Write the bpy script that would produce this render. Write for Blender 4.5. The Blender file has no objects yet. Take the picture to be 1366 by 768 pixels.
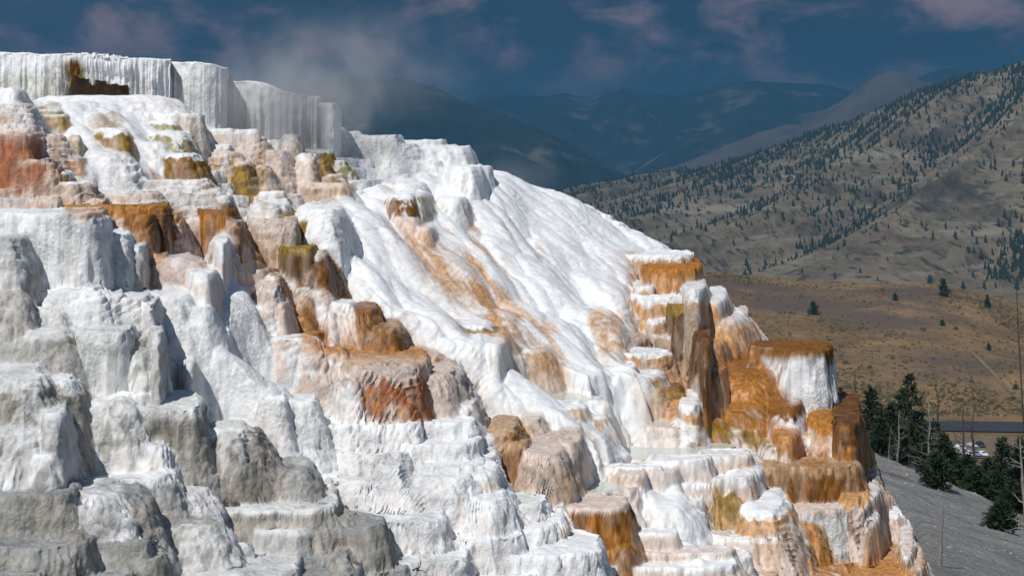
import bpy, math, random
import numpy as np

# ------------------------------------------------------------------ camera, sky, sun, exposure
S = bpy.context.scene
COL = S.collection
F = 2166.0                      # focal length in photo pixels (photo is 1366 wide)
HOR = 200.0                     # photo row of the horizon
cam_d = bpy.data.cameras.new('camera')
cam = bpy.data.objects.new('camera', cam_d)
COL.objects.link(cam)
cam.location = (0, 0, 0)
cam.rotation_euler = (math.radians(90), 0, 0)
cam_d.sensor_width = 36.0
cam_d.lens = F / 1366.0 * 36.0
cam_d.shift_y = -(384.0 - HOR) / 1366.0
cam_d.clip_start = 0.1
cam_d.clip_end = 60000
S.camera = cam

SUN_EL, SUN_AZ = 53.0, -145.0     # azimuth measured from +Y (view direction), negative = left
az, el = math.radians(SUN_AZ), math.radians(SUN_EL)
to_sun = (math.sin(az) * math.cos(el), math.cos(az) * math.cos(el), math.sin(el))
sun_d = bpy.data.lights.new('sun', 'SUN')
sun_d.energy = 4.7
sun_d.angle = math.radians(0.53)
sun_d.color = (1.0, 0.972, 0.93)
sun = bpy.data.objects.new('sun', sun_d)
COL.objects.link(sun)
from mathutils import Vector
sun.rotation_euler = Vector(to_sun).to_track_quat('Z', 'Y').to_euler()
sun.location = (-40, -40, 60)

W = bpy.data.worlds.new('World')
S.world = W
W.use_nodes = True
wn, wl = W.node_tree.nodes, W.node_tree.links
wn.clear()


def N(nodes, typ, **kw):
    n = nodes.new(typ)
    for k, v in kw.items():
        setattr(n, k, v)
    return n


def build_world():
    out = N(wn, 'ShaderNodeOutputWorld')
    sky = N(wn, 'ShaderNodeTexSky', sky_type='NISHITA', sun_disc=False)
    sky.sun_elevation = el
    sky.sun_rotation = az
    sky.altitude = 2000
    sky.dust_density = 0.6
    bgA = N(wn, 'ShaderNodeBackground'); bgA.inputs['Strength'].default_value = 0.095
    wl.new(sky.outputs[0], bgA.inputs['Color'])
    # low sky ahead darkened below the sky texture, purple clouds mixed in
    tc = N(wn, 'ShaderNodeTexCoord')
    sep = N(wn, 'ShaderNodeSeparateXYZ'); wl.new(tc.outputs['Generated'], sep.inputs[0])
    mp = N(wn, 'ShaderNodeMapping'); wl.new(tc.outputs['Generated'], mp.inputs['Vector'])
    mp.inputs['Scale'].default_value = (1.0, 1.0, 1.9)
    n1 = N(wn, 'ShaderNodeTexNoise'); wl.new(mp.outputs[0], n1.inputs['Vector'])
    n1.inputs['Scale'].default_value = 17.0; n1.inputs['Detail'].default_value = 9; n1.inputs['Roughness'].default_value = 0.56
    n1.inputs['Distortion'].default_value = 0.25
    r1 = N(wn, 'ShaderNodeMapRange', interpolation_type='SMOOTHSTEP'); wl.new(n1.outputs[0], r1.inputs[0])
    r1.inputs[1].default_value = 0.425; r1.inputs[2].default_value = 0.72
    n2 = N(wn, 'ShaderNodeTexNoise'); wl.new(mp.outputs[0], n2.inputs['Vector'])
    n2.inputs['Scale'].default_value = 3.2; n2.inputs['Detail'].default_value = 6
    r2 = N(wn, 'ShaderNodeMapRange'); wl.new(n2.outputs[0], r2.inputs[0])
    r2.inputs[1].default_value = 0.35; r2.inputs[2].default_value = 0.68
    c0 = N(wn, 'ShaderNodeMix', data_type='RGBA')
    c0.inputs['A'].default_value = (0.010, 0.037, 0.082, 1)
    c0.inputs['B'].default_value = (0.055, 0.092, 0.15, 1)
    wl.new(r2.outputs[0], c0.inputs['Factor'])
    c1 = N(wn, 'ShaderNodeMix', data_type='RGBA')
    wl.new(c0.outputs['Result'], c1.inputs['A'])
    c1.inputs['B'].default_value = (0.46, 0.31, 0.36, 1)
    wl.new(r1.outputs[0], c1.inputs['Factor'])
    lo = N(wn, 'ShaderNodeMapRange', interpolation_type='SMOOTHSTEP'); wl.new(sep.outputs['Z'], lo.inputs[0])
    lo.inputs[1].default_value = 0.005; lo.inputs[2].default_value = 0.065; lo.inputs[3].default_value = 0.62; lo.inputs[4].default_value = 0.0
    c2 = N(wn, 'ShaderNodeMix', data_type='RGBA'); wl.new(lo.outputs[0], c2.inputs['Factor']); wl.new(c1.outputs['Result'], c2.inputs['A'])
    c2.inputs['B'].default_value = (0.16, 0.23, 0.31, 1)
    c1 = c2
    bgB = N(wn, 'ShaderNodeBackground'); wl.new(c1.outputs['Result'], bgB.inputs['Color'])
    up = N(wn, 'ShaderNodeMapRange', interpolation_type='SMOOTHSTEP'); wl.new(sep.outputs['Z'], up.inputs[0])
    up.inputs[1].default_value = 0.20; up.inputs[2].default_value = 0.5
    up.inputs[3].default_value = 1.0; up.inputs[4].default_value = 0.0
    fw = N(wn, 'ShaderNodeMapRange', interpolation_type='SMOOTHSTEP'); wl.new(sep.outputs['Y'], fw.inputs[0])
    fw.inputs[1].default_value = -0.1; fw.inputs[2].default_value = 0.5
    mu = N(wn, 'ShaderNodeMath', operation='MULTIPLY'); wl.new(up.outputs[0], mu.inputs[0]); wl.new(fw.outputs[0], mu.inputs[1])
    mx = N(wn, 'ShaderNodeMixShader'); wl.new(mu.outputs[0], mx.inputs[0])
    wl.new(bgA.outputs[0], mx.inputs[1]); wl.new(bgB.outputs[0], mx.inputs[2])
    wl.new(mx.outputs[0], out.inputs['Surface'])


build_world()
S.view_settings.view_transform = 'Standard'
S.view_settings.look = 'None'
S.view_settings.gamma = 1.0
S.view_settings.use_curve_mapping = False
S.view_settings.exposure = -0.12
S.cycles.use_denoising = True
S.cycles.max_bounces = 6
S.cycles.diffuse_bounces = 3
S.cycles.glossy_bounces = 2
S.cycles.transparent_max_bounces = 8
S.cycles.volume_bounces = 0
S.cycles.sample_clamp_indirect = 4.0

RND = random.Random(7)


# ------------------------------------------------------------------ helpers
def tag(o, label=None, cat=None, group=None, kind=None):
    if label: o['label'] = label
    if cat: o['category'] = cat
    if group: o['group'] = group
    if kind: o['kind'] = kind
    return o


def mesh_np(name, verts, quads=None, tris=None, mat=None, parent=None, smooth=True, cols=None, wet=None):
    """one mesh object from numpy arrays"""
    me = bpy.data.meshes.new(name)
    nq = 0 if quads is None else len(quads)
    nt = 0 if tris is None else len(tris)
    me.vertices.add(len(verts))
    me.vertices.foreach_set('co', np.ascontiguousarray(verts, dtype=np.float32).ravel())
    loops = []
    if nq: loops.append(np.asarray(quads, dtype=np.int32).ravel())
    if nt: loops.append(np.asarray(tris, dtype=np.int32).ravel())
    loops = np.concatenate(loops)
    me.loops.add(len(loops))
    me.loops.foreach_set('vertex_index', loops)
    me.polygons.add(nq + nt)
    st = np.concatenate([np.arange(nq, dtype=np.int32) * 4, nq * 4 + np.arange(nt, dtype=np.int32) * 3])
    me.polygons.foreach_set('loop_start', st)
    me.polygons.foreach_set('use_smooth', np.full(nq + nt, smooth, dtype=bool))
    me.update(calc_edges=True)
    me.validate()
    if cols is not None:
        a = me.attributes.new('mineral', 'FLOAT_COLOR', 'POINT')
        c4 = np.ones((len(verts), 4), dtype=np.float32); c4[:, :3] = cols
        a.data.foreach_set('color', c4.ravel())
    if wet is not None:
        a = me.attributes.new('wet', 'FLOAT', 'POINT')
        a.data.foreach_set('value', np.ascontiguousarray(wet, dtype=np.float32))
    if mat: me.materials.append(mat)
    o = bpy.data.objects.new(name, me)
    COL.objects.link(o)
    if parent: o.parent = parent
    return o


def _h(i, j, k, seed):
    n = (i.astype(np.int64) * 374761393 + j.astype(np.int64) * 668265263 + k * 2147483647 + seed * 974634777) & 0xFFFFFFFF
    n = ((n ^ (n >> 13)) * 1274126177) & 0xFFFFFFFF
    n = ((n ^ (n >> 15)) * 2246822519) & 0xFFFFFFFF
    n = n ^ (n >> 16)
    return n


def noise2(x, y, seed=0):
    xi, yi = np.floor(x), np.floor(y)
    fx, fy = x - xi, y - yi
    xi = xi.astype(np.int64); yi = yi.astype(np.int64)
    ux = fx * fx * fx * (fx * (fx * 6 - 15) + 10)
    uy = fy * fy * fy * (fy * (fy * 6 - 15) + 10)

    def g(a, b, dx, dy):
        th = (_h(a, b, 0, seed) & 0xFFFF) * (2 * math.pi / 65536)
        return np.cos(th) * dx + np.sin(th) * dy
    a = g(xi, yi, fx, fy); b = g(xi + 1, yi, fx - 1, fy)
    c = g(xi, yi + 1, fx, fy - 1); d = g(xi + 1, yi + 1, fx - 1, fy - 1)
    return ((a * (1 - ux) + b * ux) * (1 - uy) + (c * (1 - ux) + d * ux) * uy) * 1.5


def fbm2(x, y, octs=4, seed=0, gain=0.5):
    s = 0; a = 1
    for o in range(octs):
        s = s + a * noise2(x, y, seed + o * 17)
        x = x * 2.03; y = y * 2.03; a *= gain
    return s


def noise3(x, y, z, seed=0):
    xi, yi, zi = np.floor(x), np.floor(y), np.floor(z)
    fx, fy, fz = x - xi, y - yi, z - zi
    xi = xi.astype(np.int64); yi = yi.astype(np.int64); zi = zi.astype(np.int64)
    ux = fx * fx * (3 - 2 * fx); uy = fy * fy * (3 - 2 * fy); uz = fz * fz * (3 - 2 * fz)

    def v(a, b, c):
        return (_h(a, b, c, seed) & 0xFFFF) * (2 / 65535.0) - 1
    r = 0
    for dz in (0, 1):
        wz = uz if dz else 1 - uz
        p = (v(xi, yi, zi + dz) * (1 - ux) + v(xi + 1, yi, zi + dz) * ux) * (1 - uy) + \
            (v(xi, yi + 1, zi + dz) * (1 - ux) + v(xi + 1, yi + 1, zi + dz) * ux) * uy
        r = r + p * wz
    return r


def voro2(x, y, seed=0, jit=0.9):
    """distance to the nearest jittered cell point and that cell's random value"""
    xi, yi = np.floor(x).astype(np.int64), np.floor(y).astype(np.int64)
    best = np.full(x.shape, 9.0, dtype=np.float32)
    idv = np.zeros(x.shape, dtype=np.float32)
    for di in (-1, 0, 1):
        for dj in (-1, 0, 1):
            h = _h(xi + di, yi + dj, 0, seed)
            px = xi + di + 0.5 + jit * ((h & 0xFFF) / 4095.0 - 0.5)
            py = yi + dj + 0.5 + jit * (((h >> 12) & 0xFFF) / 4095.0 - 0.5)
            d = np.hypot(px - x, py - y)
            m = d < best
            best = np.where(m, d, best)
            idv = np.where(m, ((h >> 20) & 0xFF) / 255.0, idv)
    return best, idv


def sstep(a, b, x):
    t = np.clip((x - a) / (b - a), 0, 1)
    return t * t * (3 - 2 * t)


def smax(a, b, k):
    h = np.clip(0.5 + 0.5 * (a - b) / k, 0, 1)
    return b * (1 - h) + a * h + k * h * (1 - h)


def smin(a, b, k):
    return -smax(-a, -b, k)


def poly_sd(px, py, poly):
    """signed distance (negative inside) to a polygon"""
    d = np.full(px.shape, 1e9, dtype=np.float32)
    inside = np.zeros(px.shape, dtype=bool)
    n = len(poly)
    for i in range(n):
        x0, y0 = poly[i]; x1, y1 = poly[(i + 1) % n]
        ex, ey = x1 - x0, y1 - y0
        t = np.clip(((px - x0) * ex + (py - y0) * ey) / (ex * ex + ey * ey + 1e-9), 0, 1)
        d = np.minimum(d, np.hypot(px - x0 - t * ex, py - y0 - t * ey))
        if y0 != y1:
            c = ((y0 > py) != (y1 > py)) & (px < (x1 - x0) * (py - y0) / (y1 - y0) + x0)
            inside ^= c
    return np.where(inside, -d, d)


# ------------------------------------------------------------------ materials
def travertine_material(name='travertine', rough=0.8):
    m = bpy.data.materials.new(name); m.use_nodes = True
    nt = m.node_tree; nd = nt.nodes; L = nt.links
    b = nd['Principled BSDF']
    at = N(nd, 'ShaderNodeAttribute', attribute_name='mineral')
    we = N(nd, 'ShaderNodeAttribute', attribute_name='wet')
    geo = N(nd, 'ShaderNodeNewGeometry')
    # mottling of the mineral crust
    n1 = N(nd, 'ShaderNodeTexNoise'); L.new(geo.outputs['Position'], n1.inputs['Vector'])
    n1.inputs['Scale'].default_value = 5.0; n1.inputs['Detail'].default_value = 8; n1.inputs['Roughness'].default_value = 0.65
    r1 = N(nd, 'ShaderNodeMapRange'); L.new(n1.outputs[0], r1.inputs[0])
    r1.inputs[1].default_value = 0.3; r1.inputs[2].default_value = 0.7
    r1.inputs[3].default_value = 0.80; r1.inputs[4].default_value = 1.10
    mv = N(nd, 'ShaderNodeVectorMath', operation='SCALE')
    L.new(at.outputs['Color'], mv.inputs[0]); L.new(r1.outputs[0], mv.inputs['Scale'])
    # runs of stain down the sides, stronger where the mineral is dark
    mpz = N(nd, 'ShaderNodeMapping'); L.new(geo.outputs['Position'], mpz.inputs[0]); mpz.inputs['Scale'].default_value = (1, 1, 0.13)
    n3 = N(nd, 'ShaderNodeTexNoise'); L.new(mpz.outputs[0], n3.inputs['Vector'])
    n3.inputs['Scale'].default_value = 7.5; n3.inputs['Detail'].default_value = 7; n3.inputs['Roughness'].default_value = 0.7
    r3 = N(nd, 'ShaderNodeMapRange'); L.new(n3.outputs[0], r3.inputs[0])
    r3.inputs[1].default_value = 0.34; r3.inputs[2].default_value = 0.66
    bw = N(nd, 'ShaderNodeSeparateColor'); L.new(at.outputs['Color'], bw.inputs[0])
    amt = N(nd, 'ShaderNodeMapRange'); L.new(bw.outputs['Blue'], amt.inputs[0])
    amt.inputs[1].default_value = 0.0; amt.inputs[2].default_value = 0.75; amt.inputs[3].default_value = 0.62; amt.inputs[4].default_value = 0.10
    lo = N(nd, 'ShaderNodeMath', operation='SUBTRACT'); lo.inputs[0].default_value = 1.06; L.new(amt.outputs[0], lo.inputs[1])
    hi = N(nd, 'ShaderNodeMath', operation='MULTIPLY_ADD'); L.new(amt.outputs[0], hi.inputs[0]); hi.inputs[1].default_value = 0.55; hi.inputs[2].default_value = 1.0
    mixs = N(nd, 'ShaderNodeMix', data_type='FLOAT'); L.new(r3.outputs[0], mixs.inputs['Factor']); L.new(lo.outputs[0], mixs.inputs['A']); L.new(hi.outputs[0], mixs.inputs['B'])
    mv2 = N(nd, 'ShaderNodeVectorMath', operation='SCALE'); L.new(mv.outputs[0], mv2.inputs[0]); L.new(mixs.outputs['Result'], mv2.inputs['Scale'])
    L.new(mv2.outputs[0], b.inputs['Base Color'])
    rr = N(nd, 'ShaderNodeMapRange'); L.new(we.outputs['Fac'], rr.inputs[0])
    rr.inputs[3].default_value = rough; rr.inputs[4].default_value = 0.42
    L.new(rr.outputs[0], b.inputs['Roughness'])
    b.inputs['Specular IOR Level'].default_value = 0.30
    # relief: grain, knobs
    n2 = N(nd, 'ShaderNodeTexNoise'); L.new(geo.outputs['Position'], n2.inputs['Vector'])
    n2.inputs['Scale'].default_value = 9.0; n2.inputs['Detail'].default_value = 9; n2.inputs['Roughness'].default_value = 0.68
    v = N(nd, 'ShaderNodeTexVoronoi'); L.new(geo.outputs['Position'], v.inputs['Vector'])
    v.inputs['Scale'].default_value = 11.0
    ad = N(nd, 'ShaderNodeMath', operation='MULTIPLY_ADD')
    L.new(v.outputs['Distance'], ad.inputs[0]); ad.inputs[1].default_value = -0.35; L.new(n2.outputs[0], ad.inputs[2])
    n5 = N(nd, 'ShaderNodeTexNoise'); L.new(geo.outputs['Position'], n5.inputs['Vector'])
    n5.inputs['Scale'].default_value = 34.0; n5.inputs['Detail'].default_value = 5; n5.inputs['Roughness'].default_value = 0.7
    ad2 = N(nd, 'ShaderNodeMath', operation='MULTIPLY_ADD'); L.new(n3.outputs[0], ad2.inputs[0]); ad2.inputs[1].default_value = 0.8; L.new(ad.outputs[0], ad2.inputs[2])
    ad3 = N(nd, 'ShaderNodeMath', operation='MULTIPLY_ADD'); L.new(n5.outputs[0], ad3.inputs[0]); ad3.inputs[1].default_value = 0.30; L.new(ad2.outputs[0], ad3.inputs[2])
    ad = ad3
    dry = N(nd, 'ShaderNodeMapRange'); L.new(we.outputs['Fac'], dry.inputs[0])
    dry.inputs[3].default_value = 0.85; dry.inputs[4].default_value = 0.22
    bp = N(nd, 'ShaderNodeBump'); bp.inputs['Distance'].default_value = 0.09
    n6 = N(nd, 'ShaderNodeTexNoise'); L.new(geo.outputs['Position'], n6.inputs['Vector']); n6.inputs['Scale'].default_value = 0.9; n6.inputs['Detail'].default_value = 3
    r6 = N(nd, 'ShaderNodeMapRange'); L.new(n6.outputs[0], r6.inputs[0]); r6.inputs[1].default_value = 0.35; r6.inputs[2].default_value = 0.65; r6.inputs[3].default_value = 0.35; r6.inputs[4].default_value = 1.15
    mb = N(nd, 'ShaderNodeMath', operation='MULTIPLY'); L.new(dry.outputs[0], mb.inputs[0]); L.new(r6.outputs[0], mb.inputs[1])
    L.new(mb.outputs[0], bp.inputs['Strength'])
    L.new(ad.outputs[0], bp.inputs['Height'])
    L.new(bp.outputs[0], b.inputs['Normal'])
    return m


M_TRAV = travertine_material()

# mineral colours (albedo)
C = {
    'W': (0.80, 0.805, 0.80), 'w': (0.72, 0.715, 0.69), 'P': (0.66, 0.54, 0.46), 'T': (0.50, 0.34, 0.21),
    'O': (0.43, 0.170, 0.026), 'o': (0.56, 0.30, 0.125), 'R': (0.40, 0.14, 0.06), 'B': (0.105, 0.042, 0.005),
    'b': (0.225, 0.088, 0.010), 'G': (0.27, 0.165, 0.018), 'g': (0.34, 0.29, 0.14), 'Y': (0.45, 0.447, 0.425),
    'slab': (0.33, 0.33, 0.315), 'y': (0.70, 0.70, 0.68), 'K': (0.255, 0.235, 0.20), 'k': (0.385, 0.36, 0.315), 'p': (0.58, 0.43, 0.34),
}
for k in C: C[k] = np.array(C[k], dtype=np.float32)

# ------------------------------------------------------------------ the travertine mound
Z0, GX, GY = -18.8, -0.435, 0.3035


def U(px): return (px - 683.0) / F
def V(py): return (HOR - py) / F
def tplane(u, v): return Z0 / (v - GX * u - GY)


SIL = np.array([(-200, 136), (0, 136), (100, 140), (230, 150), (300, 170), (380, 185), (450, 197), (480, 207), (560, 222), (655, 222),
                (700, 238), (760, 258), (820, 288), (870, 318), (905, 338), (940, 370), (985, 405), (1020, 448),
                (1060, 468), (1100, 500), (1150, 560), (1180, 640), (1210, 700), (1240, 752), (1265, 790), (1330, 880)], dtype=np.float64)

# blocks, drums and domes: x0, x1, y of rim, y of foot, colours (rim, side, streak), shape, label
# shape: b block, d dome, c soft-edged cushion, l thin ledge
D = [
    (142, 272, 153.2, 179.9, 'WPW', 'b', None),
    (24, 82, 147.3, 155.2, 'wGg', 'l', None),
    (32, 90, 153.8, 160.6, 'wGB', 'b', None),
    (27, 255, 128.3, 149.7, 'WWP', 'd', None),
    (-30, 62, 140.4, 204.6, 'WWP', 'd', None),
    (121, 178, 172.9, 216.8, 'WGb', 'c', 'golden olive block between white cascades below the icicle curtain'),
    (187, 244, 163.3, 192.8, 'WgV', 'c', None),
    (184, 265, 176.4, 222.4, 'WgW', 'd', None),
    (226, 275, 166.4, 194.2, 'PbB', 'b', None),
    (188, 275, 204.7, 240.6, 'WbG', 'c', 'golden brown streaked drum with white rim right of the white dome'),
    (159, 234, 190.1, 225.3, 'WWW', 'd', None),
    (-40, 60, 170.1, 192.7, 'PoR', 'b', None),
    (-40, 48, 180.2, 229.7, 'PRO', 'b', 'rust red stepped block at the left edge, pinkish above and below'),
    (-40, 70, 213.8, 237.1, 'PRO', 'b', None),
    (31, 94, 179.9, 215.2, 'PPk', 'c', None),
    (88, 112, 181.2, 220.2, 'PgK', 'c', None),
    (57, 118, 207.9, 230.6, 'Pbo', 'd', None),
    (44, 85, 213.1, 258.1, 'PpK', 'd', None),
    (69, 97, 227.9, 261.4, 'WGo', 'd', None),
    (68, 188, 201.0, 235.8, 'WWW', 'd', None),
    (-20, 41, 119.7, 169.6, 'WWW', 'd', None),
    (258, 346, 173.8, 188.7, 'WPo', 'b', None),
    (292, 343, 186.4, 193.7, 'WPT', 'b', None),
    (302, 357, 181.7, 198.1, 'WTb', 'c', None),
    (272, 313, 194.0, 207.4, 'WPg', 'c', None),
    (309, 339, 215.0, 233.2, 'PGB', 'c', 'small dark olive and brown drum beside white flow, upper left'),
    (256, 325, 203.6, 213.2, 'PTK', 'c', None),
    (442, 464, 170.6, 186.2, 'WWw', 'd', None),
    (441, 482, 177.8, 185.4, 'WWw', 'b', None),
    (469, 538, 181.2, 204.0, 'WWw', 'b', None),
    (502, 595, 187.6, 211.6, 'WWw', 'l', None),
    (456, 558, 191.5, 205.6, 'WWw', 'c', None),
    (530, 617, 194.7, 226.9, 'WWw', 'c', None),
    (581, 634, 195.5, 238.8, 'WWw', 'c', None),
    (538, 590, 215.3, 232.3, 'WWW', 'l', None),
    (492, 657, 222.7, 238.0, 'WWw', 'b', 'flat white ledge with fluted front on the skyline atop the white sheet'),
    (352, 391, 200.9, 235.6, 'PpT', 'd', None),
    (374, 402, 180.0, 210.8, 'WwG', 'c', None),
    (382, 443, 201.2, 210.5, 'wGG', 'b', 'flat golden drum with pale cap on a brown stump, upper centre'),
    (408, 444, 212.8, 248.6, 'GGb', 'c', None),
    (392, 428, 206.1, 247.5, 'WPp', 'c', None),
    (424, 464, 213.5, 223.0, 'WgW', 'c', 'low white drum with olive streaks right of the flat golden drum'),
    (418, 465, 232.6, 260.2, 'PbW', 'c', None),
    (338, 364, 221.8, 241.3, 'PTB', 'c', None),
    (352, 396, 221.9, 238.9, 'PpK', 'd', None),
    (394, 469, 243.9, 266.7, 'PpT', 'c', 'flat pinkish drum with wet white rim beside the white sheet'),
    (346, 382, 256.5, 262.5, 'WwG', 'b', None),
    (350, 392, 270.2, 310.8, 'WGb', 'c', None),
    (332, 381, 270.3, 310.1, 'WWw', 'c', None),
    (390, 439, 278.9, 340.0, 'WGb', 'd', 'rounded olive dome on the left flank of the smooth white hump'),
    (392, 469, 275.7, 352.5, 'WWW', 'd', 'smooth white hump at the right of the rounded olive dome'),
    (333, 397, 292.1, 332.1, 'PPK', 'b', None),
    (376, 400, 291.6, 351.4, 'PKp', 'c', None),
    (326, 384, 303.6, 332.2, 'PpT', 'd', None),
    (375, 422, 328.8, 380.0, 'GBG', 'b', 'dark brown drum with mossy olive rim, left of its orange-brown neighbour'),
    (389, 444, 333.6, 385.5, 'PbB', 'c', 'orange-brown drum with pink top beside the smooth white sheet'),
    (383, 430, 342.0, 383.9, 'GBb', 'c', None),
    (404, 444, 375.5, 398.7, 'bbO', 'd', None),
    (511, 559, 257.9, 307.1, 'WbW', 'c', 'brown striped drum with white rim at the top of the white sheet'),
    (521, 580, 255.2, 304.8, 'WgW', 'd', None),
    (503, 573, 244.2, 274.3, 'WwG', 'c', None),
    (524, 564, 289.8, 321.1, 'Ppo', 'c', None),
    (548, 584, 300.9, 337.4, 'WWT', 'd', None),
    (574, 630, 261.5, 305.1, 'WWg', 'd', None),
    (588, 652, 221.1, 280.5, 'WWW', 'd', None),
    (71, 282, 241.1, 245.9, 'WPw', 'b', None),
    (-40, 128, 244.1, 252.1, 'WPp', 'c', None),
    (80, 216, 254.7, 274.6, 'WPw', 'c', None),
    (191, 272, 247.4, 276.7, 'Www', 'c', None),
    (226, 306, 253.5, 291.0, 'WwP', 'c', None),
    (-40, 83, 265.1, 275.6, 'PPo', 'b', None),
    (50, 150, 266.1, 278.2, 'PBG', 'l', None),
    (116, 222, 268.4, 286.4, 'WPb', 'l', None),
    (28, 227, 274.2, 305.4, 'GOb', 'b', 'long orange ledge with olive rim above the white cliff'),
    (135, 192, 285.5, 329.2, 'PPO', 'c', None),
    (162, 215, 284.9, 372.7, 'bbT', 'c', 'tall rust brown pillar under the long orange ledge'),
    (194, 229, 274.0, 355.5, 'BBb', 'c', None),
    (271, 310, 261.8, 298.6, 'wBg', 'b', None),
    (264, 316, 280.4, 323.4, 'bOB', 'b', 'bright orange brown block with dark right side, upper left'),
    (210, 248, 287.3, 341.9, 'oPR', 'c', None),
    (250, 295, 291.1, 312.2, 'WPR', 'b', None),
    (297, 328, 292.2, 345.7, 'Pbk', 'd', None),
    (-60, 146, 284.1, 403.7, 'WWw', 'b', 'broad sheer white cliff block at the left edge below the long orange ledge'),
    (40, 64, 286.0, 396, 'WWw', 'd', None),
    (108, 128, 283.0, 396, 'WWw', 'd', None),
    (77, 143, 278.9, 321.4, 'Www', 'b', None),
    (120, 146, 284.0, 354, 'Www', 'c', None),
    (123, 183, 309.3, 407.7, 'WWw', 'c', 'slim white pillar at the right end of the sheer white cliff, next to the rust brown pillar'),
    (165, 199, 320.9, 407.1, 'wkw', 'd', None),
    (184, 273, 338.5, 407.8, 'PpR', 'd', None),
    (211, 284, 345.5, 416.1, 'PPR', 'd', None),
    (195, 230, 337.2, 395.6, 'oTP', 'c', None),
    (284, 307, 315.8, 411.2, 'WyR', 'd', None),
    (283, 331, 307.9, 343.1, 'WPR', 'd', None),
    (241, 296, 354.3, 446.0, 'WPw', 'd', None),
    (56, 136, 361.0, 414, 'WWw', 'b', None),
    (107, 175, 370.4, 411.0, 'WWw', 'b', None),
    (38, 157, 384.6, 466.5, 'WWw', 'c', None),
    (104, 140, 375.0, 464, 'yyw', 'd', None),
    (117, 173, 390.8, 478.6, 'wwy', 'c', None),
    (138, 210, 387.8, 486.4, 'WwY', 'd', None),
    (18, 102, 407.7, 466.8, 'wYw', 'c', None),
    (184, 215, 392.7, 501.6, 'wwy', 'd', None),
    (180, 271, 385.8, 457.2, 'WWw', 'd', None),
    (239, 291, 406.3, 471.9, 'WWw', 'c', None),
    (275, 315, 414.5, 438.3, 'WWw', 'c', None),
    (195, 276, 426.1, 473.0, 'WWw', 'd', None),
    (243, 262, 478.8, 515.6, 'WWP', 'd', None),
    (249, 302, 432.9, 481.1, 'WWw', 'd', None),
    (-40, 52, 309.7, 435.2, 'Yyk', 'd', None),
    (-13, 56, 338.9, 440.0, 'YkK', 'd', None),
    (-40, 48, 387.1, 463.1, 'kkK', 'c', None),
    (-40, 117, 446.2, 489.6, 'yYk', 'c', None),
    (19, 108, 438.8, 510.9, 'ykY', 'c', None),
    (95, 179, 438.2, 533.4, 'yyY', 'b', 'square pale grey block casting a blue shadow to its right, on the left slope'),
    (135, 205, 450.6, 528.1, 'YyK', 'c', None),
    (158, 214, 455.0, 554.0, 'Yyk', 'd', None),
    (197, 220, 435.7, 563.9, 'yYk', 'c', None),
    (-40, 75, 499.9, 595.8, 'yky', 'c', 'broad grey brown fluted cliff block at the left edge above the flat slabs'),
    (40, 112, 502.2, 580.0, 'WkK', 'c', 'tall grey brown rock pillar with snowy white left edge'),
    (47, 94, 532.6, 648.3, 'Wyw', 'd', None),
    (86, 186, 534.2, 590.1, 'wyk', 'c', 'pale fluted rock drum between the grey brown pillar and the dark cracked block'),
    (59, 210, 522.2, 543.9, 'Www', 'b', None),
    (174, 270, 540.6, 609.8, 'wKk', 'b', 'dark cracked brown grey block with white patches'),
    (114, 202, 569.4, 611.1, 'WwY', 'd', None),
    (168, 234, 585.5, 634.4, 'WwY', 'd', None),
    (192, 274, 569.3, 617.8, 'wkK', 'c', None),
    (226, 361, 567.6, 623.1, 'wKk', 'd', 'big dark grey boulder with white drip streaks, lower left'),
    (316, 355, 581.2, 630.8, 'KKk', 'c', None),
    (276, 339, 567.6, 631.3, 'wkW', 'd', None),
    (364, 425, 617.6, 667.5, 'YkK', 'd', None),
    (-40, 81, 559.7, 633.0, 'WWw', 'd', None),
    (33, 87, 596.5, 663.9, 'WwY', 'd', None),
    (-1, 240, 596.6, 639.0, 'WWw', 's1.08', None),
    (-60, 104, 620.4, 671.8, 'YkY', 's0.80', 'flat grey rock slab with broken rim at the left edge'),
    (20, 95, 658, 686.9, 'kkK', 'd', None),
    (79, 187, 651.9, 715.7, 'WWy', 'd', None),
    (186, 233, 631.3, 667.9, 'WkY', 'c', None),
    (110, 204, 655.1, 705.8, 'YkK', 'c', 'rounded grey rock drum with a white shoulder and a deep shadow beside it'),
    (204, 294, 694.2, 707.2, 'Yyk', 'd', None),
    (213, 283, 650.3, 665.5, 'WWw', 'd', None),
    (80, 180, 686.7, 713.9, 'YkY', 's0.57', None),
    (-60, 129, 665.0, 733.5, 'YkY', 's1.01', None),
    (-60, 58, 723.4, 784.3, 'YkY', 's1.01', None),
    (86, 117, 711.4, 735.8, 'kkK', 'c', None),
    (101, 203, 697.1, 735.7, 'YkY', 's0.75', None),
    (167, 218, 700.9, 727.1, 'WWy', 'd', None),
    (145, 222, 714.1, 757.0, 'kkK', 's0.84', None),
    (0, 178, 716.0, 775.0, 'YkY', 's1.10', None),
    (162, 407, 676.6, 771.7, 'yYw', 's1.06', None),
    (237, 456, 637.0, 686.5, 'wkY', 's0.93', 'wide grey rock slab with white top in the lower centre left'),
    (332, 416, 682.9, 710.5, 'yYk', 's1.00', None),
    (432, 476, 688.5, 720.5, 'kkK', 'c', None),
    (378, 513, 683.3, 723.4, 'YkK', 's0.55', 'brown grey slab with a sheer right end, bottom centre left'),
    (273, 484, 692.6, 768.7, 'YYk', 's1.08', None),
    (442, 471, 741.0, 774.8, 'kkK', 'c', None),
    (440, 575, 723.4, 784.3, 'YYk', 's1.10', None),
    (317, 344, 328.2, 339.0, 'PTO', 'd', None),
    (342, 381, 375.7, 423.2, 'PpR', 'd', None),
    (354, 380, 368.1, 386.0, 'WPp', 'c', None),
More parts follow.
